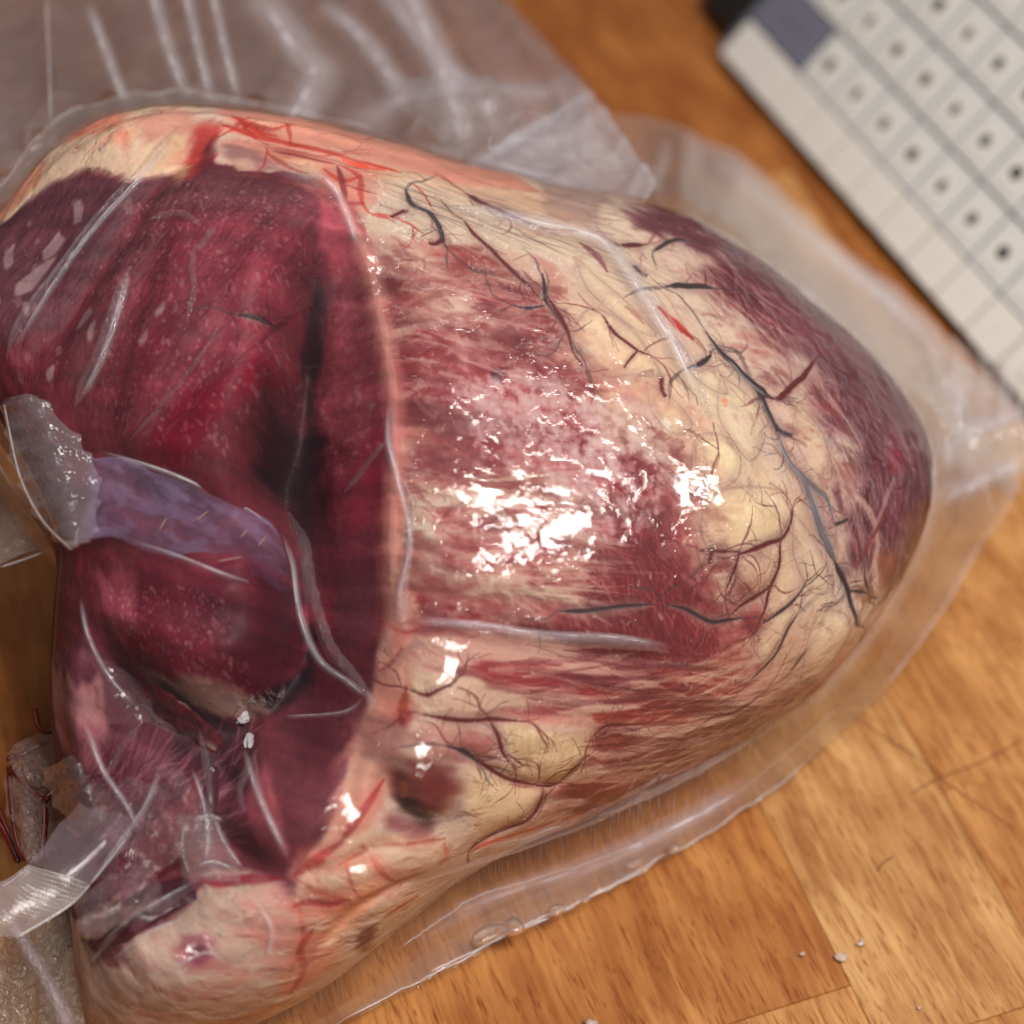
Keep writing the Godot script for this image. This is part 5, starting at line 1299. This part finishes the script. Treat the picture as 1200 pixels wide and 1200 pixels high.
	part("side_flap", loft([[-124.2, 112, 18.8, -121.4, 112, 28.1, -115.8, 112, 45, -108.5, 112, 58.5, -100.5, 112, 67.4], [-116.8, 118, 24.3, -111.2, 118, 34, -104.7, 118, 50.6, -101, 118, 62.5, -97.8, 118, 71.6], [-108.4, 114, 24.9, -102.1, 114, 38.6, -97, 114, 46.9, -96.5, 114, 57.6, -97.2, 114, 66.8]], 90, 50, 0.0008, 60.0, 0.003, 6.0, 6), clear, bag)
	part("side_flap", loft([[-143.9, 70, 5.9, -138.5, 70, 23.9, -132.9, 70, 44], [-132, 72, 7.8, -127.4, 72, 22.8, -129.1, 72, 38.6], [-125.5, 70, 9, -117.9, 70, 21, -117.4, 70, 29.8]], 50, 40, 0.001, 60.0, 0.001, 3.0, 7), bumpy(sheet_film(0.26, 0.10, Color(0.8, 0.74, 0.72)), slack, 0.2, Vector3(1, 1, 1)), bag)
	# the embossed strap of the seal, twisted over at the lower left
	var strap := bumpy(sheet_film(0.16, 0.14, Color(0.86, 0.78, 0.84)), emboss_bump(), 0.01, Vector3(8, 8, 8))
	part("seal_strap", loft([[-92.4, 62, 84.9, -97.4, 62, 94.1, -103.6, 62, 107.3, -111, 62, 119.8], [-86.1, 66, 88.7, -88.6, 66, 102.8, -94.3, 66, 115.7, -102.4, 66, 124.6], [-84.1, 62, 89.1, -82.8, 62, 94.1, -87.5, 62, 108.5, -96, 62, 124.8]], 120, 40, 0.0004, 60.0, 0.0012, 2.0, 12), strap, bag)
	part("seal_strap", loft([[-111.5, 60, 118.6, -115.4, 60, 122.2, -122.5, 60, 126.7], [-104.4, 58, 119.6, -111, 58, 127.7, -119.6, 58, 134.4], [-97.9, 54, 119.9, -102.2, 54, 125.8, -112.7, 54, 133.8]], 60, 40, 0.0004, 60.0, 0.0, 2.0, 13), bumpy(sheet_film(0.30, 0.16, Color(0.86, 0.80, 0.80)), emboss_bump(), 0.01, Vector3(8, 8, 8)), bag)
	part("side_flap", loft([[-130.3, 30, 115.5, -119.4, 30, 119.1, -112.2, 30, 112, -107.4, 30, 110.8], [-127.4, 30, 131.7, -115.3, 30, 131.7, -107.5, 30, 129.4, -103.8, 30, 127.1], [-125.1, 26, 149.4, -111.2, 26, 149.4, -103.6, 26, 147.2, -100, 26, 144]], 80, 60, 0.0022, 50.0, 0.002, 4.0, 14), bumpy(sheet_film(0.32, 0.10, Color(0.78, 0.72, 0.66)), slack, 0.3, Vector3(1, 1, 1)), bag)
	part("edge_fold", loft([[-122.6, 40, 119.2, -116.1, 40, 128.3, -108.2, 40, 140.6, -101.4, 40, 153.4], [-120.2, 44, 120.6, -113.5, 44, 129.7, -105.4, 44, 141.7, -98, 44, 155.5], [-119.8, 40, 117.8, -113.1, 40, 127, -104.4, 40, 139.5, -97, 40, 153.4]], 60, 8, 0.0003, 60.0), bumpy(sheet_film(0.4, 0.14, Color(0.8, 0.72, 0.76)), slack, 0.2, Vector3(1, 1, 1)), bag)
	# empty puckers beside it, blood drawn into their seams
	var pucker := bumpy(sheet_film(0.24, 0.10, Color(0.78, 0.66, 0.66)), slack, 0.3, Vector3(1, 1, 1))
	part("pucker", loft([[-126.9, 40, 74.4, -121.3, 40, 69.1, -111.8, 40, 67], [-122.7, 44, 82.8, -115.5, 44, 81.6, -108.2, 44, 77.7], [-117, 38, 85.1, -112.1, 38, 82.5, -108.8, 38, 76.6]], 40, 30, 0.001, 60.0, 0.001, 3.0, 15), pucker, bag)
	part("pucker", loft([[-127, 38, 76.1, -124.1, 38, 88.9, -121.4, 38, 97.6, -117.6, 38, 104.2], [-120.7, 42, 84, -118.7, 42, 94.1, -116.7, 42, 101.4, -115.5, 42, 106.7], [-117, 38, 85.1, -115.2, 38, 93.9, -114.5, 38, 101.3, -115.8, 38, 103.7]], 40, 30, 0.001, 60.0, 0.001, 3.0, 16), pucker, bag)
	part("pucker", loft([[-118.6, 32, 81.3, -112.9, 32, 75.8, -109.8, 32, 70.6], [-116.7, 34, 91.3, -110.7, 34, 88.8, -105.4, 34, 81.1], [-116.8, 32, 98.4, -110.2, 32, 95, -103, 32, 84.9]], 40, 30, 0.0015, 60.0, 0.001, 3.0, 17), pucker, bag)
	var blood := mat(rgb(92, 22, 10), 0.15)
	for s in [[[-126.9, 41, 76.1, -125.8, 41, 74.5, -123.4, 41, 74, -119.9, 41, 71.4, -114.6, 41, 69.3], 0.9], [[-126.6, 41, 77.7, -122.5, 41, 81.8, -118.5, 41, 85.9, -115.9, 41, 87.9], 1.1], [[-115.9, 41, 87.9, -113.2, 41, 84.8, -110, 41, 80.2, -108.2, 41, 77.7], 1.3], [[-126.3, 40, 78, -124.1, 40, 87.7, -121.8, 40, 96.4, -119.5, 40, 102.1, -117, 40, 105.7], 0.8], [[-116.4, 39, 86.5, -115.4, 39, 92.1, -114.8, 39, 98.3, -114.8, 39, 102.7], 1.3], [[-128.5, 36, 89.6, -124.7, 36, 95.1, -120.5, 36, 102.9], 1.2], [[-129, 37, 85.7, -124.2, 37, 94.5, -119.4, 37, 103.1], 0.7], [[-123.9, 36, 109.7, -121, 36, 107.3, -118.6, 36, 104.4], 0.6], [[-120, 50, 66.3, -118.3, 50, 71.6, -115.9, 50, 73.7, -112.7, 50, 72.1], 1.0], [[-108.6, 30, 110.8, -106.3, 30, 117.9, -106.4, 30, 123], 1.2], [[-111.5, 30, 129.9, -108.1, 30, 130.8, -105.6, 30, 131.7], 1.2]]:
		part("blood_seam", tube(resample3(points3(s[0]), 40), s[1] * 0.0009, s[1] * 0.0007, 8, 0.8), blood, bag)
	# the little pouch of slack film by the valve
	part("pouch", loft([[-73.1, 80, 118.7, -72.5, 80, 128.1, -70.6, 80, 135.7], [-67.6, 86, 122.1, -65.8, 86, 131.9, -64, 86, 139.2], [-65.8, 80, 119.2, -61.9, 80, 129.2, -59, 80, 135.9]], 50, 40, 0.0012, 80.0, 0.0, 2.0, 18), bumpy(sheet_film(0.14, 0.06), slack, 0.2, Vector3(2, 2, 2)), bag)
	return bag

func ragged_edge(heart: Node3D, bag: Node3D) -> void:
	# torn tissue and membranes at the opened side
	var raw: StandardMaterial3D = (heart.get_child(0) as MeshInstance3D).material_override
	var kinds := []
	for k in 3:
		var m: StandardMaterial3D = raw.duplicate()
		m.roughness = 0.34
		m.metallic_specular = 0.45
		m.albedo_color = [Color(0.95, 0.9, 0.95), Color(0.85, 0.75, 0.8), Color(0.62, 0.5, 0.5)][k]
		m.uv1_scale = Vector3(0.16, 0.16, 1)
		m.uv1_offset = Vector3([0.31, 0.20, 0.33][k], [0.36, 0.30, 0.44][k], 0)
		kinds.append(m)
	for s in [[[-85.2, 83.9, 83.0, -78.5, 83.3, 87.0, -72.4, 78.8, 89.6, -68.1, 67.6, 88.9], [-84.0, 79.5, 84.7, -77.4, 77.9, 88.5, -72.2, 72.5, 90.5, -68.7, 66.0, 92.2], [-84.9, 74.0, 87.1, -79.3, 73.0, 91.3, -74.2, 69.4, 94.1, -70.1, 66.8, 98.1], kinds[2], 7, 0.0012],
		[[-97.8, 53.9, 120.7, -88.6, 62.6, 114.7, -80.7, 68.2, 109.1, -73.8, 70.0, 101.3], [-93.6, 56.1, 126.1, -85.6, 59.3, 117.2, -77.9, 64.0, 110.5, -71.4, 67.6, 104.4], [-89.1, 57.6, 131.5, -82.1, 57.9, 121.3, -74.3, 61.7, 113.2, -68.5, 66.3, 107.3], kinds[0], 9, 0.0022],
		[[-99.8, 44.3, 128.6, -89.4, 59.0, 128.3, -81.2, 58.1, 122.4, -71.4, 59.6, 121.1], [-97.5, 45.7, 132.1, -86.9, 59.0, 132.8, -78.7, 58.6, 126.8, -70.0, 61.0, 125.1], [-94.9, 45.8, 136.1, -84.5, 58.8, 136.6, -76.3, 60.1, 131.2, -69.7, 61.4, 128.0], kinds[1], 11, 0.001],
		[[-66.9, 65.7, 86.0, -68.3, 65.6, 92.9, -67.9, 67.5, 103.9, -69.1, 64.8, 110.3], [-68.0, 69.8, 87.5, -70.1, 66.6, 93.6, -69.8, 67.6, 103.9, -70.3, 64.4, 110.3], [-70.2, 69.6, 89.8, -71.9, 67.3, 95.3, -71.7, 67.4, 105.0, -71.9, 64.6, 110.4], kinds[1], 15, 0.0]]:
		part("membrane", loft([s[0], s[1], s[2]], 70, 50, 0.0012, 60.0, s[5] * 0.6, 4.0, s[4], false, 0.0014), s[3], heart)
	var loose := bumpy(sheet_film(0.05, 0.05, Color(0.9, 0.8, 0.84)), film_bump(), 0.1, Vector3(2, 2, 2))
	for s in [[[-141, 124, -76.4, -134.5, 124, -79.4, -124.8, 124, -76.4], [-135.7, 130, -52.2, -128.7, 130, -55.8, -120.2, 130, -61.2], [-136.1, 122, -42.9, -131.6, 122, -48.1, -125, 122, -60.6], 23], [[-96.9, 66, 107.6, -90.5, 66, 95.6, -83, 66, 90.7], [-87.7, 74, 124.3, -81.2, 74, 115.2, -72.2, 74, 108.3], [-86, 68, 129.4, -77.2, 68, 122.7, -68.1, 68, 117], 25], [[-103.9, 70, 73.5, -99.9, 70, 81.1, -94.9, 70, 88.6], [-96.6, 82, 77.6, -91.3, 82, 87.6, -84.5, 82, 94.9], [-92.3, 72, 75, -84.9, 72, 85.1, -79.8, 72, 95], 27],
		[[-110.3, 60, 91.4, -104.8, 60, 101.2, -100.2, 60, 110.7], [-103.1, 70, 96, -98.6, 70, 105.6, -93.4, 70, 114.9], [-99.9, 62, 90.4, -94.9, 62, 97.7, -89.9, 62, 104.9], 29], [[-97.8, 64, 131.4, -90.8, 64, 126.9, -81.4, 64, 124.7], [-94.2, 72, 141.6, -86.4, 72, 136.6, -77.4, 72, 133.2], [-95.6, 62, 141, -87.8, 62, 137.2, -80.6, 62, 133.7], 31]]:
		part("crumpled_film", loft([s[0], s[1], s[2]], 60, 50, 0.0022, 45.0, 0.002, 3.0, s[3]), loose, bag)

func water_drops() -> void:
	var water := sheet_film(0.03, 0.03, Color(1, 1, 1))
	water.refraction_enabled = true
	water.refraction_scale = 0.033
	var first := [["round water drop at the fat end of a smear on the seal margin", [0.4, 11, 105.7], 2.7, 1.0], ["long water smear on the seal margin, left of the round drop", [-6, 11, 107.7], 2.2, 2.2], ["small water drop on the bag's lower edge, under the heart's streaked side", [11.3, 10, 100.2], 1.6, 1.5],
		["tiny bright water drop on the seal margin, farthest right of the beads", [42.1, 12, 82.6], 1.3, 1.0], ["tiny bright water drop on the seal margin, left of the farthest right bead", [32.2, 14, 83.6], 1.2, 1.0], ["water bead on the bag's edge between the smear and the bright beads", [18.8, 9, 96.8], 1.0, 1.2],
		["thin trail of water on the bag's edge beside the bright beads", [31.8, 10, 86.5], 1.1, 2.6], ["small water bead on the embossed margin near its left end", [-11, 13, 100.5], 1.1, 1.3]]
	for d in first:
		var s: float = d[2] * 0.001
		var pos := PackedVector3Array()
		var uv := PackedVector2Array()
		for r in 10:
			var a := PI * r / 9.0
			for c in 17:
				var b := TAU * c / 16.0
				var wob := 1.0 + 0.08 * sin(b * 3.0 + s * 9000.0)
				pos.append(Vector3(sin(a) * cos(b) * s * d[3] * wob, cos(a) * s * 0.45, sin(a) * sin(b) * s * wob))
				uv.append(Vector2(b, a))
		var at := points3(d[1])[0]
		var o := part("water_drop", grid_mesh(pos, uv, 10, 17, true), water, self, at)
		o.rotation.y = 0.5
		o.set_meta("label", d[0])
		o.set_meta("category", "water drop")
		o.set_meta("group", "drops on the bag's margin")

func ice_crumbs() -> void:
	var lumps := FastNoiseLite.new()
	lumps.frequency = 0.9
	lumps.fractal_octaves = 3
	var ice := mat(Color(0.80, 0.70, 0.64), 0.3)
	for d in [["whitish ice crumb on the seam between two staves", [83.8, 1, 108.7], 3.4], ["tiny clear ice crumb on the pale stave, right of the whitish crumb", [89.4, 1, 104.8], 2.0], ["smallest ice crumb on the wood, just above the tiny clear crumb", [90, 1, 103.8], 1.2], ["ice crumb at the foot of the wood, cut by the picture's lower edge", [19.5, 1, 127.1], 3.0], ["faint small ice crumb on the wood left of the stave seam", [74.1, 1, 107.7], 1.4], ["whitish ice crumb on the wood near the lower right, alone on its stave", [101.9, 1, 122.9], 1.0]]:
		var pos := PackedVector3Array()
		var uv := PackedVector2Array()
		var s: float = d[2] * 0.00038
		for r in 7:
			var a := PI * r / 6.0
			for c in 10:
				var b := TAU * (c % 9) / 9.0
				var k := 1.0 + 0.9 * lumps.get_noise_3d(sin(a) * cos(b) * 1.3 + s * 9000.0, cos(a) * 1.3, sin(a) * sin(b) * 1.3)
				pos.append(Vector3(sin(a) * cos(b) * 1.3, cos(a) * 0.6, sin(a) * sin(b)) * s * k)
				uv.append(Vector2(b, a))
		var o := part("ice_crumb", grid_mesh(pos, uv, 7, 10, true), ice, self, points3(d[1])[0])
		o.set_meta("label", d[0])
		o.set_meta("category", "ice crumb")
		o.set_meta("group", "crumbs of ice on the wood")
	var frost := mat(Color(0.72, 0.70, 0.72), 0.6)
	for d in [["larger frost flake caught in the dark fold beside the valve flap", [799, 1238], 3.0, 1.0], ["narrow frost flake standing in the dark fold below the larger flake", [808, 1263], 3.4, 0.55], ["speck of frost in the fold left of the narrow flake", [766, 1300], 1.6, 0.8]]:
		var pos := PackedVector3Array()
		var uv := PackedVector2Array()
		var s: float = d[2] * 0.0006
		for r in 9:
			var a := PI * r / 8.0
			for c in 12:
				var b := TAU * (c % 11) / 11.0
				var k := 1.0 + 0.9 * lumps.get_noise_3d(sin(a) * cos(b) * 1.6 + s * 9000.0, cos(a) * 1.6, sin(a) * sin(b) * 1.6)
				pos.append(Vector3(sin(a) * cos(b) * d[3], cos(a) * 0.5, sin(a) * sin(b) * 1.2) * s * k)
				uv.append(Vector2(b, a))
		var o := part("frost_flake", grid_mesh(pos, uv, 9, 12, true), frost, self, from_sheet(d[1][0], d[1][1], 1.0))
		o.set_meta("label", d[0])
		o.set_meta("category", "frost flake")
		o.set_meta("group", "flakes of frost in the fold")

# ---------------------------------------------------------------- the butcher's block
func wood_picture(sd: int) -> Array:
	var w := 1024
	var h := 1024
	var img := Image.create_empty(w, h, false, Image.FORMAT_RGB8)
	var f := FastNoiseLite.new()
	f.seed = sd
	f.frequency = 0.004
	f.fractal_octaves = 4
	var v := PackedFloat32Array()
	v.resize(w * h)
	for y in h:
		for x in w:
			# grain along x: bands across, drifting slowly
			var drift := f.get_noise_2d(x * 0.5, y * 0.8) * 60.0
			var band := nz[((int(y * 1.0 + drift) & 1023) << 10) | (int(x * 0.06) & 1023)]
			var fine := nz[((int(y * 4.0 + drift) & 1023) << 10) | (int(x * 0.2 + 300) & 1023)]
			var tone := f.get_noise_2d(x * 0.8 + 900.0, y * 1.6)
			v[y * w + x] = band * 0.6 + fine * 0.7 + tone * 0.8
	var r := RandomNumberGenerator.new()
	r.seed = sd
	var bytes := PackedByteArray()
	bytes.resize(w * h * 3)
	var tall := PackedByteArray()
	tall.resize(w * h)
	tall.fill(190)
	for i in w * h:
		var t := v[i]
		var c := Color(0.67, 0.455, 0.265).lerp(Color(0.85, 0.66, 0.43), clampf(0.5 + t * 0.8, 0.0, 1.0))
		bytes[i * 3] = int(clampf(c.r, 0, 1) * 255)
		bytes[i * 3 + 1] = int(clampf(c.g, 0, 1) * 255)
		bytes[i * 3 + 2] = int(clampf(c.b, 0, 1) * 255)
	# the short dark rays of beech
	for k in 2800:
		var x := r.randi_range(0, w - 1)
		var y := r.randi_range(0, h - 1)
		var l := r.randi_range(14, 60)
		var th := r.randi_range(1, 4)
		var a := r.randf_range(0.12, 0.45)
		for i in l:
			var fade: float = a * sin(PI * (i + 0.5) / l)
			for j in th:
				var q := (((y + j + int(i * 0.06)) & 1023) * w + ((x + i) & 1023)) * 3
				bytes[q] = int(lerpf(bytes[q], 112, fade))
				bytes[q + 1] = int(lerpf(bytes[q + 1], 48, fade))
				bytes[q + 2] = int(lerpf(bytes[q + 2], 18, fade))
				tall[q / 3] = int(190 - 120 * fade)
	return [texture_of(bytes, w, h, Image.FORMAT_RGB8), texture_of(tall, w, h, Image.FORMAT_L8)]

func build_table() -> void:
	var board := thing("butcher_block", "oiled beech butcher's block of broad glued staves under the bagged heart", "worktop")
	var wood := wood_picture(5)
	var tones := []
	for k in 5:
		var m := mat([Color(1, 1, 1), Color(0.98, 0.93, 0.87), Color(0.93, 0.83, 0.73), Color(1.0, 0.97, 0.92), Color(0.86, 0.72, 0.58)][k], 0.6)
		m.metallic_specular = 0.35
		m.albedo_texture = wood[0]
		m.heightmap_enabled = true
		m.heightmap_texture = wood[1]
		m.heightmap_scale = 0.04
		m.uv1_scale = Vector3(7, 7, 7)
		m.uv1_offset = Vector3(k * 0.37, k * 0.61, 0)
		tones.append(m)
	# staves run along dir; offsets across it in mm from the seam left of the pale stave
	var dir := Vector3(cos(deg_to_rad(71.2)), 0, sin(deg_to_rad(71.2)))
	var side := Vector3(dir.z, 0, -dir.x)
	var seam := points3([81.2, -0, 102.7])[0]
	var joint := points3([69, 0, 121.7])[0]
	var j0: float = (joint - seam).dot(dir)
	var pale: float = (points3([124, 0, 77])[0] - seam).dot(side)
	var edge: float = (points3([77.2, 0, -304.8])[0] - seam).dot(side)
	var cuts := [-0.42, -0.32, -0.23, -0.155, 0.0, pale, pale + 0.07, pale + 0.15, pale + 0.26]
	var joints := [[-0.15], [-0.32], [-0.1], [j0, j0 - 0.34], [0.0335, -0.26], [-0.29, 0.06], [-0.15], [-0.4]]
	for i in cuts.size() - 1:
		var ends: Array = [-0.75]
		var js: Array = joints[i].duplicate()
		js.sort()
		ends.append_array(js)
		ends.append(0.3)
		for k in ends.size() - 1:
			var w: float = cuts[i + 1] - cuts[i]
			var l: float = ends[k + 1] - ends[k]
			var mesh := stave(w - 0.00014, l - 0.00014, 0.04, Vector2(i * 0.31 + k * 0.17, i * 0.083))
			var o := part("stave", mesh, tones[[4, 4, 4, 4, 4, 4, 4, 4][i] if k == 0 else [2, 2, 2, 2, 0, 1, 3, 2][i] if k == 1 else [1, 1, 1, 1, 3, 2, 1, 2][i]], board)  # farthest staves get a darker tone in place of dimmer light
			o.transform = Transform3D(Basis(side, Vector3.UP, side.cross(Vector3.UP)), seam + side * (cuts[i] + w * 0.5) + dir * (ends[k] + l * 0.5) - Vector3(0, 0.04, 0))
	# knife cuts and a glue core that shows dark in the joints
	var core := BoxMesh.new()
	core.size = Vector3(0.60, 0.036, 1.04)
	var o := part("core", core, mat(rgb(40, 20, 10), 0.9), board)
	o.transform = Transform3D(Basis(side, Vector3.UP, side.cross(Vector3.UP)), seam + side * (-0.02) + dir * (-0.225) - Vector3(0, 0.0195, 0))
	var scar := mat(rgb(110, 62, 34), 0.8)
	for s in [[97, 0, 32.8, 104.3, 0, 39.9, 112.9, 0, 46.8, 117.6, 0, 53], [108.1, 0, 58.3, 116.7, 0, 53, 129.2, 0, 47.6, 142, 0, 39.9], [116.7, 0, 53, 125, 0, 60.2, 135, 0, 69.5], [96.3, 0, 82.8, 98, 0, 80.2, 101.5, 0, 77.8]]:
		part("knife_mark", tube(resample3(points3(s), 30), 0.00025, 0.0002, 5, 0.2), scar, board)

func stave(w: float, l: float, t: float, off: Vector2) -> ArrayMesh:
	# a plank along z with its upper arrises just broken
	var st := SurfaceTool.new()
	st.begin(Mesh.PRIMITIVE_TRIANGLES)
	st.set_smooth_group(-1)
	var e := 0.00025
	var x := w * 0.5
	var z := l * 0.5
	var rings := [[x, z, 0.0], [x, z, t - e], [x - e, z - e, t]]
	var p := func(r: int, k: int) -> Vector3:
		var q: Array = rings[r]
		return Vector3(q[0] * [-1, 1, 1, -1][k % 4], q[2], q[1] * [-1, -1, 1, 1][k % 4])
	var put := func(v: Vector3) -> void:
		st.set_uv(Vector2(v.z, v.x + (v.y - t) * 0.7) + off)
		st.add_vertex(v)
	for r in 2:
		for k in 4:
			var a: Vector3 = p.call(r, k)
			var b: Vector3 = p.call(r, k + 1)
			var c: Vector3 = p.call(r + 1, k)
			var d: Vector3 = p.call(r + 1, k + 1)
			for v in [a, b, c, b, d, c]: put.call(v)
	for v in [p.call(2, 0), p.call(2, 1), p.call(2, 2), p.call(2, 0), p.call(2, 2), p.call(2, 3)]: put.call(v)
	st.generate_normals()
	return st.commit()

# ---------------------------------------------------------------- the scale's keypad
func build_keypad() -> void:
	var front := points3([76.9, 5, -275.3])[0]
	var right := points3([163.2, 5, -83.4])[0]
	var a := (right - front).normalized()
	var o := a.cross(Vector3.UP).normalized()
	if o.z > 0.0: o = -o
	var b := (o + Vector3.UP).normalized()
	var n := b.cross(a).normalized()
	if n.y < 0.0: n = -n
	var scale_thing := thing("scale_keypad", "white keypad of a scale with small square keys, sloping up at the block's far edge", "keypad", front)
	var base := Basis(a, n, a.cross(n))
	var flip := 1.0 if base.z.dot(b) > 0.0 else -1.0
	var grey := mat(rgb(98, 104, 110), 0.5)
	var white := mat(rgb(224, 223, 220), 0.5)
	var pale := mat(rgb(234, 229, 220), 0.5)
	var label := mat(rgb(232, 228, 220), 0.5)
	var put := func(called: String, mesh: Mesh, m: Material, parent: Node3D, u: float, v: float, h: float) -> MeshInstance3D:
		return part(called, mesh, m, parent, Vector3.ZERO if parent != scale_thing else base * Vector3(u, h, v * flip))
	# dark casing under the panel
	var case := rounded_box(Vector3(0.31, 0.03, 0.20), 0.006)
	var cs := part("casing", case, mat(rgb(30, 27, 26), 0.5), scale_thing, base * Vector3(0.122, -0.0322, 0.106 * flip))
	cs.basis = base
	var panel := part("panel", rounded_box(Vector3(0.262, 0.002, 0.172), 0.0008), grey, scale_thing, base * Vector3(0.130, -0.002, 0.0875 * flip))
	panel.basis = base
	var key := rounded_box(Vector3(0.0175, 0.0010, 0.0191), 0.0004)
	var blank := rounded_box(Vector3(0.0176, 0.0013, 0.0162), 0.0005)
	var tag := rounded_box(Vector3(0.0104, 0.0003, 0.0132), 0.0001)
	var inks := [mat(rgb(36, 36, 38), 0.6), mat(rgb(70, 70, 72), 0.6), mat(rgb(104, 80, 76), 0.6)]
	for c in 13:
		var u := 0.0123 + 0.0187 * c
		var k := part("blank_key", blank, pale, scale_thing, base * Vector3(u, 0.0, 0.0092 * flip))
		k.basis = base
		for r in 7:
			if r == 0 and c < 2: continue
			var v := 0.0277 + 0.0204 * r
			var q := part("key", key, white, scale_thing, base * Vector3(u - 0.0003, 0.0, v * flip))
			q.basis = base
			var face_tag := part("key_label", tag, label, q, Vector3(0, 0.00125, 0))
			var m := CylinderMesh.new()
			m.top_radius = 0.0020
			m.bottom_radius = 0.0020
			m.height = 0.0002
			m.radial_segments = 10
			var ink := part("printed_mark", m, inks[(c * 5 + r * 3) % 3 if c < 6 else (c + r) % 2], q, Vector3(0, 0.0017, 0))
			ink.scale = Vector3(0.8 + 0.4 * ((c * 7 + r) % 3) * 0.5, 1, 1.25)
	var blue := part("blue_key", rounded_box(Vector3(0.0362, 0.0014, 0.0188), 0.0005), mat(rgb(118, 118, 134), 0.5), scale_thing, base * Vector3(0.0213, 0.0, 0.0277 * flip))
	blue.basis = base

# ---------------------------------------------------------------- all of it
func _ready() -> void:
	rng.seed = 11
	var camera := Camera3D.new()
	camera.name = "camera"
	camera.position = Vector3(0.0000, 0.4662, 0.3747)
	add_child(camera)
	camera.look_at(Vector3(0, 0.05, 0))
	camera.fov = 28.0
	camera.near = 0.02
	camera.far = 30.0
	var optics := CameraAttributesPhysical.new()
	optics.frustum_focal_length = 48.13
	optics.frustum_focus_distance = 0.495
	optics.frustum_near = 0.02
	optics.frustum_far = 30.0
	optics.exposure_aperture = 3.8
	camera.attributes = optics
	camera.current = true
	camera.fov = 28.0
	var around := WorldEnvironment.new()
	around.name = "surroundings"
	var env := Environment.new()
	env.background_mode = Environment.BG_COLOR
	env.background_color = Color(0.30, 0.285, 0.275)
	env.tonemap_mode = Environment.TONE_MAPPER_LINEAR
	env.tonemap_exposure = 1.16
	env.sdfgi_enabled = true
	env.ssao_enabled = true
	env.ssil_enabled = true
	around.environment = env
	add_child(around)
	# one broad lamp overhead, a little behind and to the right; a weaker, cooler light added behind for sheen on the film
	var lamp := AreaLight3D.new()
	lamp.name = "ceiling_lamp"
	lamp.area_size = Vector2(0.36, 0.24)
	lamp.light_color = Color(1.0, 0.975, 0.945)
	lamp.light_energy = 0.72
	lamp.shadow_enabled = true
	lamp.position = Vector3(0.28, 0.86, 0.30)
	add_child(lamp)
	lamp.look_at(Vector3(0, 0.05, 0), Vector3.BACK)

	var back_light := AreaLight3D.new()
	back_light.name = "added_back_light"
	back_light.area_size = Vector2(0.62, 0.50)
	back_light.light_color = Color(0.97, 0.98, 1.0)
	back_light.light_energy = 0.34
	back_light.shadow_enabled = true
	back_light.position = Vector3(-0.03, 1.42, -0.80)
	add_child(back_light)
	back_light.look_at(Vector3(0, 0.05, 0), Vector3.UP)

	along = (Vector3.RIGHT - face * face.x).normalized()
	across = face.cross(along)
	nz = noise_field(0.012, 5, 3)
	nf = noise_field(0.11, 3, 4)
	var t := Time.get_ticks_msec()
	shape_heart()
	build_table()
	build_keypad()
	print("shape ", Time.get_ticks_msec() - t)
	var heart := build_heart()
	print("heart ", Time.get_ticks_msec() - t)
	ragged_edge(heart, build_bag())
	water_drops()
	ice_crumbs()
	print("all ", Time.get_ticks_msec() - t)
